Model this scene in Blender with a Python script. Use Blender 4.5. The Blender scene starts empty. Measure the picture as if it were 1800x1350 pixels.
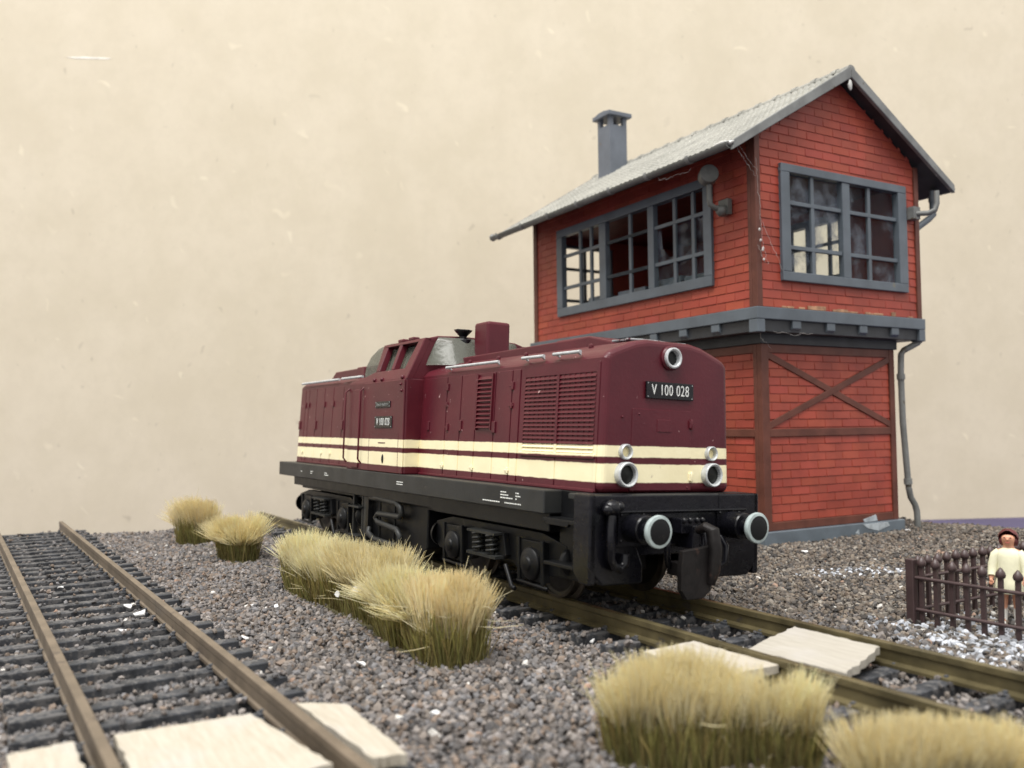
import bpy, bmesh, math, random
import numpy as np
from mathutils import Vector, Matrix
R = random.Random(7)
NR = np.random.default_rng(11)
sc = bpy.context.scene
COL = sc.collection
sc.unit_settings.system = 'METRIC'
sc.unit_settings.scale_length = 0.01          # one unit is one centimetre of the layout
PI = math.pi

# ------------------------------------------------------------------ camera
F_PX = 1528.97
CAM = Vector((12.5177, -6.6148, 2.058))
YAW, PITCH, ROLL = 2.5843, 0.0454, -0.0109
fw = Vector((math.cos(YAW) * math.cos(PITCH), math.sin(YAW) * math.cos(PITCH), math.sin(PITCH)))
rt0 = Vector((math.sin(YAW), -math.cos(YAW), 0))
up0 = rt0.cross(fw)
rt = math.cos(ROLL) * rt0 + math.sin(ROLL) * up0
up = -math.sin(ROLL) * rt0 + math.cos(ROLL) * up0
cd = bpy.data.cameras.new('camera')
cam = bpy.data.objects.new('camera', cd)
COL.objects.link(cam)
cam.matrix_world = Matrix(((rt.x, up.x, -fw.x, CAM.x), (rt.y, up.y, -fw.y, CAM.y), (rt.z, up.z, -fw.z, CAM.z), (0, 0, 0, 1)))
cd.sensor_fit = 'HORIZONTAL'
cd.sensor_width = 36
cd.lens = 36 * F_PX / 1800
cd.clip_start = 0.1
cd.clip_end = 1000
cd.dof.use_dof = True
cd.dof.focus_distance = 11.8
cd.dof.aperture_fstop = 0.52
sc.camera = cam

# ------------------------------------------------------------------ materials
def nd(nt, t, **kw):
    n = nt.nodes.new(t)
    for k, v in kw.items():
        setattr(n, k, v)
    return n

def math_n(nt, op, a, b=None, c=None, clamp=False):
    n = nd(nt, 'ShaderNodeMath', operation=op, use_clamp=clamp)
    for i, x in enumerate((a, b, c)):
        if x is None: continue
        if isinstance(x, (int, float)): n.inputs[i].default_value = x
        else: nt.links.new(x, n.inputs[i])
    return n.outputs[0]

def mixc(nt, fac, a, b):
    n = nd(nt, 'ShaderNodeMix', data_type='RGBA')
    for i, x in ((0, fac), (6, a), (7, b)):
        if isinstance(x, (int, float)): n.inputs[i].default_value = x
        elif isinstance(x, tuple): n.inputs[i].default_value = (*x[:3], 1)
        else: nt.links.new(x, n.inputs[i])
    return n.outputs[2]

def smooth(nt, x, a, b):
    n = nd(nt, 'ShaderNodeMapRange', interpolation_type='SMOOTHSTEP')
    n.inputs[1].default_value = a; n.inputs[2].default_value = b
    nt.links.new(x, n.inputs[0])
    return n.outputs[0]

def noise(nt, co, scale, detail=4, rough=.55, out=0):
    n = nd(nt, 'ShaderNodeTexNoise')
    n.inputs['Scale'].default_value = scale
    n.inputs['Detail'].default_value = detail
    n.inputs['Roughness'].default_value = rough
    nt.links.new(co, n.inputs['Vector'])
    return n.outputs[out]

def base(name):
    m = bpy.data.materials.new(name)
    m.use_nodes = True
    nt = m.node_tree
    p = nt.nodes['Principled BSDF']
    tc = nd(nt, 'ShaderNodeTexCoord')
    return m, nt, p, tc.outputs['Object']

def mat(name, col, rough=.5, spec=.5, metal=0, var=.15, vs=3, bump=0, bs=40, attr=None, wear=None, coat=0, rv=.1, sub=0):
    """plastic, paint, metal: base colour with soft mottling, uneven gloss, fine bump, optional wear (colour, scale, threshold)"""
    m, nt, p, co = base(name)
    c = None
    if attr:
        a = nd(nt, 'ShaderNodeAttribute', attribute_name=attr)
        c = a.outputs['Color']
    n1 = noise(nt, co, vs)
    dark = tuple(x * (1 - var) for x in col); lite = tuple(min(1, x * (1 + var)) for x in col)
    mm = mixc(nt, smooth(nt, n1, .3, .7), dark, lite)
    if c is not None:
        n = nd(nt, 'ShaderNodeMix', data_type='RGBA', blend_type='MULTIPLY')
        n.inputs[0].default_value = 1
        nt.links.new(mm, n.inputs[6]); nt.links.new(c, n.inputs[7])
        mm = n.outputs[2]
    if wear:
        wc, ws, th = wear
        mask = smooth(nt, noise(nt, co, ws, 6, .65), th, th + .06)
        mm = mixc(nt, mask, mm, wc)
    nt.links.new(mm, p.inputs['Base Color'])
    p.inputs['Metallic'].default_value = metal
    p.inputs['Specular IOR Level'].default_value = spec
    r = nd(nt, 'ShaderNodeMapRange')
    r.inputs[3].default_value = max(.03, rough - rv); r.inputs[4].default_value = min(1, rough + rv)
    nt.links.new(noise(nt, co, vs * 2.3), r.inputs[0])
    nt.links.new(r.outputs[0], p.inputs['Roughness'])
    p.inputs['Coat Weight'].default_value = coat
    if bump:
        b = nd(nt, 'ShaderNodeBump')
        b.inputs['Strength'].default_value = bump
        b.inputs['Distance'].default_value = .02
        nt.links.new(noise(nt, co, bs, 5), b.inputs['Height'])
        nt.links.new(b.outputs[0], p.inputs['Normal'])
    return m

M = {}
M['brick'] = mat('red_brick_plastic', (.298, .055, .034), .45, .28, var=.14, vs=1.3, bump=.12, bs=25, attr='Col', wear=((.42, .16, .12), 3.2, .71))
M['timber'] = mat('brown_plastic', (.118, .041, .028), .5, .28, var=.2, vs=2, bump=.15, bs=30, wear=((.30, .20, .16), 5, .72))
M['grey'] = mat('slate_grey_plastic', (.088, .106, .125), .42, .45, var=.15, vs=1.6, bump=.1, bs=30, wear=((.15, .14, .11), 2.2, .66))
M['greylight'] = mat('weathered_grey_plastic', (.17, .175, .17), .5, .4, var=.2, vs=2.5, bump=.15, bs=30, wear=((.10, .085, .06), 3, .62))
M['gutter'] = mat('dull_grey_gutter_plastic', (.105, .108, .100), .45, .45, var=.2, vs=2.5, bump=.15, bs=30, wear=((.17, .17, .155), 3, .62))
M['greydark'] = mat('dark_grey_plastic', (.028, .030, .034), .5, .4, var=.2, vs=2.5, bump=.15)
M['plinth'] = mat('blue_grey_plinth_plastic', (.115, .14, .165), .42, .45, var=.14, vs=2.0, bump=.1, wear=((.34, .38, .42), 1.7, .66))
M['interior'] = mat('interior_dull_red_plastic', (.14, .022, .014), .6, .3)
M['chimney'] = mat('chimney_grey_plastic', (.115, .13, .155), .45, .4, var=.12, vs=2.2, wear=((.16, .10, .035), 1.8, .70))
M['glue'] = mat('dried_glue', (.46, .46, .44), .3, .5, var=.15, vs=14, bump=.4, bs=12)
M['web'] = mat('cobweb_silk', (.52, .50, .48), .6, .3)
M['black'] = mat('black_chassis_plastic', (.0055, .0058, .0066), .42, .26, var=.3, vs=2.2, bump=.06, bs=40, wear=((.026, .025, .023), 1.9, .64))
M['sill'] = mat('dusty_black_sill_plastic', (.022, .023, .023), .45, .32, var=.25, vs=1.6, bump=.05, wear=((.045, .043, .038), 2.4, .64))
M['blackgloss'] = mat('glossy_black_paint', (.004, .004, .006), .26, .34, var=.3, vs=3, bump=.15, bs=14, wear=((.14, .14, .14), 9, .76))
M['silver'] = mat('silver_paint', (.50, .52, .53), .42, .5, .25, var=.15, vs=12, bump=.1)
M['dimwhite'] = mat('worn_small_lettering', (.26, .27, .26), .5, .4, var=.3, vs=20)
M['glint'] = mat('pale_glint_streak', (.74, .71, .64), .4, .4, var=.1, vs=4)  # pale colour imitating a streak of reflected light
M['yglue'] = mat('yellowed_glue', (.34, .19, .11), .5, .3, var=.4, vs=6, bump=.3)
M['bare'] = mat('rubbed_bare_metal', (.30, .31, .32), .4, .5, .4, var=.4, vs=6, wear=((.07, .012, .02), 7, .52))
M['white'] = mat('white_lettering', (.72, .74, .72), .5, .4, var=.08, vs=20)
M['lens'] = mat('dark_lamp_lens', (.010, .011, .010), .35, .2, var=.3, vs=12)
M['cream'] = mat('cream_paint', (.80, .70, .40), .4, .45, var=.06, vs=3)
M['rust'] = mat('rusty_coupling', (.0075, .006, .006), .5, .3, .1, var=.4, vs=5, bump=.4, bs=9, wear=((.035, .020, .016), 4, .60))
M['wheel'] = mat('dark_wheel_steel', (.035, .032, .030), .4, .5, .5, var=.3, vs=4)
M['tyre'] = mat('worn_tyre_steel', (.10, .085, .07), .35, .5, .7, var=.3, vs=6)
M['rail_brass'] = mat('tarnished_olive_rail', (.115, .095, .048), .42, .5, .35, var=.35, vs=2.4, bump=.2, bs=18, wear=((.08, .07, .055), 3, .6))
M['rail_grey'] = mat('weathered_brown_rail', (.155, .122, .088), .5, .45, .2, var=.2, vs=2.4, bump=.2, bs=18, wear=((.10, .078, .06), 4, .6))
M['sleeper'] = mat('dark_sleeper_plastic', (.042, .045, .052), .6, .35, var=.35, vs=4, bump=.5, bs=14, wear=((.10, .098, .10), 9, .50))
M['fence'] = mat('dark_brown_fence_plastic', (.055, .034, .034), .42, .45, var=.2, vs=4, bump=.1, bs=30)
M['skin'] = mat('painted_skin', (.62, .31, .20), .5, .4, var=.08, vs=9)
M['dress'] = mat('pale_cream_painted_cloth', (.68, .66, .48), .55, .35, var=.08, vs=7, bump=.15, bs=12)
M['hair'] = mat('painted_auburn_hair', (.10, .022, .022), .4, .4, var=.3, vs=12, bump=.4, bs=14)
M['sock'] = mat('white_painted_socks', (.72, .70, .66), .5, .4)
M['chip'] = mat('white_plaster', (.72, .72, .72), .6, .4, var=.08, vs=9, bump=.3, bs=12)
M['table'] = mat('purple_blue_table', (.050, .042, .115), .5, .4, var=.1, vs=.6)
M['orange'] = mat('orange_plastic', (.55, .14, .05), .5, .4)

def m_attr(name, rough=.8, spec=.25, trans=0):
    m, nt, p, co = base(name)
    a = nd(nt, 'ShaderNodeAttribute', attribute_name='Col')
    nt.links.new(a.outputs['Color'], p.inputs['Base Color'])
    p.inputs['Roughness'].default_value = rough
    p.inputs['Specular IOR Level'].default_value = spec
    if trans:
        t = nd(nt, 'ShaderNodeBsdfTranslucent')
        nt.links.new(a.outputs['Color'], t.inputs['Color'])
        mx = nd(nt, 'ShaderNodeMixShader')
        mx.inputs[0].default_value = trans
        nt.links.new(p.outputs[0], mx.inputs[1]); nt.links.new(t.outputs[0], mx.inputs[2])
        nt.links.new(mx.outputs[0], nt.nodes['Material Output'].inputs[0])
    return m
M['stone'] = m_attr('ballast_stone', .75, .35)
M['grass'] = m_attr('static_grass_fibre', .55, .3, .6)

# soil below the stones
m, nt, p, co = base('ballast_bed')
n1 = noise(nt, co, 9, 8, .7)
c = mixc(nt, smooth(nt, n1, .35, .65), (.035, .030, .027), (.12, .105, .095))
nt.links.new(c, p.inputs['Base Color']); p.inputs['Roughness'].default_value = .9
b = nd(nt, 'ShaderNodeBump'); b.inputs['Distance'].default_value = .05
nt.links.new(noise(nt, co, 14, 6, .7), b.inputs['Height']); nt.links.new(b.outputs[0], p.inputs['Normal'])
M['bed'] = m

# hardboard: mottled tan pulp with pale fibres and dark specks
m, nt, p, co = base('hardboard')
n1 = noise(nt, co, .42, 7, .65); n2 = noise(nt, co, 2.4, 5, .65)
c = mixc(nt, smooth(nt, n1, .3, .7), (.552, .490, .372), (.606, .541, .422))
c = mixc(nt, math_n(nt, 'MULTIPLY', smooth(nt, n2, .40, .70), .35), c, (.530, .470, .362))
def flecks(scale, stretch, th, rot):
    # turn, bend, then stretch the cells so that the fibres lie every which way
    wob = nd(nt, 'ShaderNodeVectorMath', operation='MULTIPLY_ADD'); wob.inputs[1].default_value = (1.3, 1.3, 1.3)
    nt.links.new(noise(nt, co, .9, 2, .5, 1), wob.inputs[0]); nt.links.new(co, wob.inputs[2])
    m1 = nd(nt, 'ShaderNodeMapping'); m1.inputs['Rotation'].default_value = (rot, 0, 0)
    nt.links.new(wob.outputs[0], m1.inputs[0])
    mp = nd(nt, 'ShaderNodeMapping'); mp.inputs['Scale'].default_value = (.02, stretch[0], stretch[1])
    nt.links.new(m1.outputs[0], mp.inputs[0])
    v = nd(nt, 'ShaderNodeTexVoronoi'); v.inputs['Scale'].default_value = scale
    nt.links.new(mp.outputs[0], v.inputs['Vector'])
    sep = nd(nt, 'ShaderNodeSeparateColor'); nt.links.new(v.outputs['Color'], sep.inputs[0])
    size = math_n(nt, 'MULTIPLY_ADD', sep.outputs[1], 1.1, .35)
    near = math_n(nt, 'SUBTRACT', 1.0, smooth(nt, math_n(nt, 'DIVIDE', v.outputs['Distance'], size), .04, .16))
    rare = math_n(nt, 'GREATER_THAN', sep.outputs[0], th)
    return math_n(nt, 'MULTIPLY', math_n(nt, 'MULTIPLY', near, rare), math_n(nt, 'MULTIPLY_ADD', sep.outputs[2], .7, .3))
c = mixc(nt, math_n(nt, 'MULTIPLY', flecks(1.9, (.45, 1), .88, .6), .4), c, (.80, .74, .58))
c = mixc(nt, math_n(nt, 'MULTIPLY', flecks(1.6, (1, .5), .86, -.7), .38), c, (.82, .75, .58))
c = mixc(nt, math_n(nt, 'MULTIPLY', flecks(1.9, (1, .7), .93, .3), .34), c, (.24, .20, .15))
c = mixc(nt, math_n(nt, 'MULTIPLY', flecks(3.0, (.7, 1), .88, 1.2), .28), c, (.22, .19, .14))
nt.links.new(c, p.inputs['Base Color'])
p.inputs['Roughness'].default_value = .5; p.inputs['Specular IOR Level'].default_value = .3
b = nd(nt, 'ShaderNodeBump'); b.inputs['Strength'].default_value = .08
nt.links.new(n2, b.inputs['Height']); nt.links.new(b.outputs[0], p.inputs['Normal'])
M['board'] = m

# thin veneer
def wood(name, a, bcol, seed):
    m, nt, p, co = base(name)
    mp = nd(nt, 'ShaderNodeMapping'); mp.inputs['Scale'].default_value = (.5, 5, 5); mp.inputs['Location'].default_value = (seed, seed * 2, 0); mp.inputs['Rotation'].default_value = (0, 0, .12)
    nt.links.new(co, mp.inputs[0])
    n1 = noise(nt, mp.outputs[0], 5, 8, .7); n2 = noise(nt, co, 1.6, 3)
    c = mixc(nt, smooth(nt, n1, .35, .65), a, bcol)
    c = mixc(nt, math_n(nt, 'MULTIPLY', smooth(nt, n2, .5, .75), .6), c, (.42, .40, .385))
    nt.links.new(c, p.inputs['Base Color'])
    p.inputs['Roughness'].default_value = .65
    bb = nd(nt, 'ShaderNodeBump'); bb.inputs['Strength'].default_value = .25; bb.inputs['Distance'].default_value = .004
    nt.links.new(n1, bb.inputs['Height']); nt.links.new(bb.outputs[0], p.inputs['Normal'])
    return m
M['wood'] = wood('pale_veneer', (.37, .33, .265), (.445, .41, .345), 0)
M['wood2'] = wood('pale_veneer_greyed', (.34, .315, .27), (.41, .385, .335), 3)

# roof tiles: grey plastic under pale dust
m, nt, p, co = base('dusty_roof_tiles')
n1 = noise(nt, co, 1.2, 6, .65); n2 = noise(nt, co, 22, 3, .7)
c = mixc(nt, smooth(nt, n1, .3, .7), (.20, .20, .18), (.30, .295, .265))
c = mixc(nt, math_n(nt, 'MULTIPLY', smooth(nt, n2, .52, .72), .5), c, (.56, .55, .50))
c = mixc(nt, smooth(nt, noise(nt, co, 9, 4, .7), .66, .70), c, (.70, .69, .64))
nt.links.new(c, p.inputs['Base Color']); p.inputs['Roughness'].default_value = .62
M['roof'] = m

# locomotive paint: wine red with two cream bands, slightly oversprayed edges
def loco_paint(name, bands=True):
    m, nt, p, co = base(name)
    red = mixc(nt, smooth(nt, noise(nt, co, 1.5, 5), .3, .7), (.070, .0066, .0132), (.090, .0095, .017))
    red = mixc(nt, smooth(nt, noise(nt, co, 11, 3, .6), .715, .735), red, (.42, .27, .26))
    c = red
    if bands:
        s = nd(nt, 'ShaderNodeSeparateXYZ'); nt.links.new(co, s.inputs[0])
        z = math_n(nt, 'ADD', s.outputs[2], math_n(nt, 'MULTIPLY', math_n(nt, 'SUBTRACT', noise(nt, co, 5, 4, .7), .5), .022))
        def band(a, b):
            w = .007
            return math_n(nt, 'MULTIPLY', smooth(nt, z, a - w, a + w), math_n(nt, 'SUBTRACT', 1.0, smooth(nt, z, b - w, b + w)))
        mk = math_n(nt, 'ADD', band(1.385, 1.588), band(1.662, 1.785), clamp=True)
        # bare gaps where the red was brushed back over the bands
        patch = smooth(nt, noise(nt, co, 2.3, 5, .7), .70, .80)
        mk = math_n(nt, 'MULTIPLY', mk, math_n(nt, 'SUBTRACT', 1.0, math_n(nt, 'MULTIPLY', patch, .7)))
        crm = mixc(nt, smooth(nt, noise(nt, co, 2.2, 4), .3, .7), (.83, .75, .49), (.88, .81, .55))
        crm = mixc(nt, smooth(nt, noise(nt, co, 16, 3, .6), .73, .75), crm, (.30, .18, .12))
        c = mixc(nt, mk, red, crm)
    nt.links.new(c, p.inputs['Base Color'])
    p.inputs['Specular IOR Level'].default_value = .36
    r = nd(nt, 'ShaderNodeMapRange'); r.inputs[3].default_value = .32; r.inputs[4].default_value = .46
    nt.links.new(noise(nt, co, 2.1, 5), r.inputs[0]); nt.links.new(r.outputs[0], p.inputs['Roughness'])
    b = nd(nt, 'ShaderNodeBump'); b.inputs['Strength'].default_value = .10; b.inputs['Distance'].default_value = .02
    nt.links.new(noise(nt, co, 22, 4), b.inputs['Height']); nt.links.new(b.outputs[0], p.inputs['Normal'])
    return m
M['paint'] = loco_paint('wine_red_and_cream_paint')
M['paint_plain'] = loco_paint('wine_red_paint', False)

def glassy(name, col, rough, clear, bump=0):
    m, nt, p, co = base(name)
    p.inputs['Base Color'].default_value = (*col, 1)
    p.inputs['Roughness'].default_value = rough
    tr = nd(nt, 'ShaderNodeBsdfTransparent'); tr.inputs[0].default_value = (.93, .95, .94, 1)
    mx = nd(nt, 'ShaderNodeMixShader')
    f = math_n(nt, 'MULTIPLY_ADD', smooth(nt, noise(nt, co, 1.5, 4, .6), .44, .80), -clear * .75, clear)
    nt.links.new(f, mx.inputs[0]); nt.links.new(p.outputs[0], mx.inputs[1]); nt.links.new(tr.outputs[0], mx.inputs[2])
    nt.links.new(mx.outputs[0], nt.nodes['Material Output'].inputs[0])
    if bump:
        b = nd(nt, 'ShaderNodeBump'); b.inputs['Strength'].default_value = bump; b.inputs['Distance'].default_value = .05
        nt.links.new(noise(nt, co, 4, 3), b.inputs['Height']); nt.links.new(b.outputs[0], p.inputs['Normal'])
    return m
M['pane'] = glassy('clouded_window_plastic', (.12, .14, .175), .22, .95)
M['cabglass'] = glassy('scuffed_clear_plastic', (.145, .15, .125), .26, .42, .35)

# ------------------------------------------------------------------ mesh builder
class MB:
    def __init__(s, tf=None):
        s.v = []; s.f = []; s.s = []; s.c = []; s.tf = tf
    def add(s, vs, fs, smooth=False, col=None):
        o = len(s.v)
        s.v += [tuple(x) for x in vs]
        for f in fs:
            s.f.append(tuple(i + o for i in f)); s.s.append(smooth); s.c.append(col)
        return s
    def box(s, x0, x1, y0, y1, z0, z1, col=None):
        return s.add([(x, y, z) for x in (x0, x1) for y in (y0, y1) for z in (z0, z1)],
                     [(0, 1, 3, 2), (4, 6, 7, 5), (0, 4, 5, 1), (2, 3, 7, 6), (0, 2, 6, 4), (1, 5, 7, 3)], col=col)
    def prism(s, poly, axis, a, b, col=None):
        def P(q, t):
            if axis == 'x': return (t, q[0], q[1])
            if axis == 'y': return (q[0], t, q[1])
            return (q[0], q[1], t)
        n = len(poly)
        vs = [P(q, a) for q in poly] + [P(q, b) for q in poly]
        fs = [tuple(range(n))[::-1], tuple(range(n, 2 * n))] + [(i, (i + 1) % n, (i + 1) % n + n, i + n) for i in range(n)]
        return s.add(vs, fs, col=col)
    def hexa(s, pts, col=None):          # eight corners: four then four
        return s.add(pts, [(0, 1, 2, 3), (7, 6, 5, 4), (0, 4, 5, 1), (1, 5, 6, 2), (2, 6, 7, 3), (3, 7, 4, 0)], col=col)
    def tube(s, pts, r, n=8, col=None, caps=True):
        pts = [Vector(p) for p in pts]
        rs = r if isinstance(r, (list, tuple)) else [r] * len(pts)
        rings = []
        a = None
        for i, p in enumerate(pts):
            d = (pts[min(i + 1, len(pts) - 1)] - pts[max(i - 1, 0)]).normalized()
            if a is None:
                a = d.orthogonal().normalized()
            a = (a - a.dot(d) * d).normalized()
            b = d.cross(a)
            rings.append([p + rs[i] * (math.cos(t) * a + math.sin(t) * b) for t in [2 * PI * k / n for k in range(n)]])
        vs = [q for ring in rings for q in ring]
        fs = [(i * n + k, i * n + (k + 1) % n, (i + 1) * n + (k + 1) % n, (i + 1) * n + k) for i in range(len(pts) - 1) for k in range(n)]
        s.add(vs, fs, True, col)
        if caps:
            s.add(rings[0], [tuple(range(n))[::-1]], col=col); s.add(rings[-1], [tuple(range(n))], col=col)
        return s
    def cyl(s, p0, p1, r, r1=None, n=20, col=None):
        return s.tube([p0, p1], [r, r if r1 is None else r1], n, col)
    def lathe(s, prof, o, ax, n=28, col=None):       # profile (radius, height along axis)
        o = Vector(o); ax = Vector(ax).normalized(); a = ax.orthogonal().normalized(); b = ax.cross(a)
        vs = [o + ax * h + r * (math.cos(2 * PI * k / n) * a + math.sin(2 * PI * k / n) * b) for r, h in prof for k in range(n)]
        fs = [(i * n + k, i * n + (k + 1) % n, (i + 1) * n + (k + 1) % n, (i + 1) * n + k) for i in range(len(prof) - 1) for k in range(n)]
        for f, i in zip(fs, [i for i in range(len(prof) - 1) for k in range(n)]):
            pass
        # split every profile segment so that corners stay crisp
        for i in range(len(prof) - 1):
            seg = vs[i * n:(i + 2) * n]
            s.add(seg, [(k, (k + 1) % n, (k + 1) % n + n, k + n) for k in range(n)], True, col)
        return s
    def ball(s, o, r, col=None, n=10, sc_=(1, 1, 1)):
        vs = []; fs = []
        for i in range(n + 1):
            t = PI * i / n
            for k in range(2 * n):
                u = PI * k / n
                vs.append((o[0] + r * sc_[0] * math.sin(t) * math.cos(u), o[1] + r * sc_[1] * math.sin(t) * math.sin(u), o[2] + r * sc_[2] * math.cos(t)))
        for i in range(n):
            for k in range(2 * n):
                fs.append((i * 2 * n + k, (i + 1) * 2 * n + k, (i + 1) * 2 * n + (k + 1) % (2 * n), i * 2 * n + (k + 1) % (2 * n)))
        return s.add(vs, fs, True, col)
    def build(s, name, m, parent=None, bevel=0, seg=2, ang=40, recalc=True):
        vs = [s.tf(*q) for q in s.v] if s.tf else s.v
        me = bpy.data.meshes.new(name)
        me.from_pydata(vs, [], s.f)
        me.polygons.foreach_set('use_smooth', s.s)
        if any(c is not None for c in s.c):
            at = me.color_attributes.new('Col', 'FLOAT_COLOR', 'CORNER')
            k = 0
            dat = np.ones((len(me.loops), 4), dtype=np.float32)
            for pz, c in zip(me.polygons, s.c):
                if c is not None: dat[pz.loop_start:pz.loop_start + pz.loop_total, :3] = c
            at.data.foreach_set('color', dat.ravel())
        if recalc:
            bm = bmesh.new(); bm.from_mesh(me)
            if bevel: bmesh.ops.remove_doubles(bm, verts=bm.verts, dist=1e-5)
            bmesh.ops.recalc_face_normals(bm, faces=bm.faces)
            bm.to_mesh(me); bm.free()
        return link(name, me, m, parent, bevel, seg, ang)

def link(name, me, m, parent=None, bevel=0, seg=2, ang=40):
    me.materials.append(m if not isinstance(m, str) else M[m])
    o = bpy.data.objects.new(name, me)
    COL.objects.link(o)
    if parent: o.parent = parent
    if bevel:
        b = o.modifiers.new('bevel', 'BEVEL'); b.width = bevel; b.segments = seg; b.limit_method = 'ANGLE'; b.angle_limit = math.radians(ang)
    return o

def tag(o, label, cat, group=None, kind=None):
    if label: o['label'] = label
    if cat: o['category'] = cat
    if group: o['group'] = group
    if kind: o['kind'] = kind
    return o

def thing(name, label, cat, loc=(0, 0, 0), rot=(0, 0, 0), group=None):
    o = bpy.data.objects.new(name, None)
    COL.objects.link(o); o.location = loc; o.rotation_euler = rot; o.empty_display_size = .3
    return tag(o, label, cat, group)

def copy_tree(o, parent=None):
    c = o.copy(); COL.objects.link(c); c.parent = parent
    for ch in list(o.children): copy_tree(ch, c)
    return c

def text(s, name, m, parent, size, matrix, depth=.004, sx=1.0, off=0.0):
    cu = bpy.data.curves.new('lettering', 'FONT')
    cu.space_character = 1.12; cu.body = s; cu.size = size; cu.extrude = depth; cu.align_x = 'CENTER'; cu.align_y = 'CENTER'; cu.offset = off
    t = bpy.data.objects.new('lettering', cu); COL.objects.link(t)
    bpy.context.view_layer.update()
    me = bpy.data.meshes.new_from_object(t.evaluated_get(bpy.context.evaluated_depsgraph_get()))
    bpy.data.objects.remove(t)
    me.transform(Matrix(matrix) @ Matrix.Diagonal((sx, 1, 1, 1)))
    me.materials.clear()
    return link(name, me, m, parent)
def frame_m(o, ex, ey):
    ex = Vector(ex).normalized(); ey = Vector(ey).normalized(); ez = ex.cross(ey)
    return Matrix(((ex.x, ey.x, ez.x, o[0]), (ex.y, ey.y, ez.y, o[1]), (ex.z, ey.z, ez.z, o[2]), (0, 0, 0, 1)))

# ------------------------------------------------------------------ setting
def board_x(y):                      # far edge of the layout's gravel base
    return -9.40 + (y + 6) * .123
YL, AL = -5.3285, .0189              # centre line of the siding and its slight turn
def left_y(x): return YL + x * AL

def hgt(x, y):
    """ground height"""
    h = -.315 + .018 * np.sin(x * 1.7 + .4) * np.cos(y * 1.3) + .012 * np.sin(x * 4.1 + y * 3.3)
    h = h + .10 * np.exp(-((y - left_y(x)) / 1.7) ** 4) * np.clip((-x - 6.5) / 2.5, 0, 1) * 0
    h = h + .16 * np.exp(-(((x - 3.6) / 1.6) ** 2 + ((y - 10.3) / 1.2) ** 2))
    h = h - .07 * np.exp(-(((x + 8) / 2.5) ** 2 + ((y + 3.3) / 1.0) ** 2))
    return h

nx, ny = 150, 150
X = np.linspace(0, 1, nx); Y = np.linspace(-12, 12, ny)
vs = []
for y in Y:
    x0 = board_x(y) + .02
    for t in X:
        x = x0 + t * (15.5 - x0)
        vs.append((x, y, float(hgt(x, y))))
fs = [(j * nx + i, j * nx + i + 1, (j + 1) * nx + i + 1, (j + 1) * nx + i) for j in range(ny - 1) for i in range(nx - 1)]
ring = [i for i in range(nx)] + [j * nx + nx - 1 for j in range(1, ny)] + [(ny - 1) * nx + i for i in range(nx - 2, -1, -1)] + [j * nx for j in range(ny - 2, 0, -1)]
nb = len(vs)
vs += [(vs[i][0], vs[i][1], -1.6) for i in ring]
L = len(ring)
fs += [(ring[(k + 1) % L], ring[k], nb + k, nb + (k + 1) % L) for k in range(L)]
g = MB(); g.add(vs, fs, True)
tag(g.build('ground', 'bed'), None, None, kind='structure')

g = MB(); g.box(-60, 80, -60, 70, -3.5, -1.6)
tag(g.build('table', 'table'), 'purple blue table top showing as a strip beyond the gravel edge', 'table')

bd = thing('hardboard_panel', 'large tan speckled hardboard sheet standing upright behind the layout', 'panel', (-17.14, 0, 0), (0, 0, -math.atan(.465)))
g = MB(); g.box(-.35, 0, -26, 62, -1.595, 34)
g.build('board_sheet', 'board', bd)
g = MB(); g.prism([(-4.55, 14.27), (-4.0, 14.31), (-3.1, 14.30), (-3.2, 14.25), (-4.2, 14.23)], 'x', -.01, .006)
g.build('painted_glint', 'glint', bd)  # reflected light on the board, built as a thin pale strip

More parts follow.
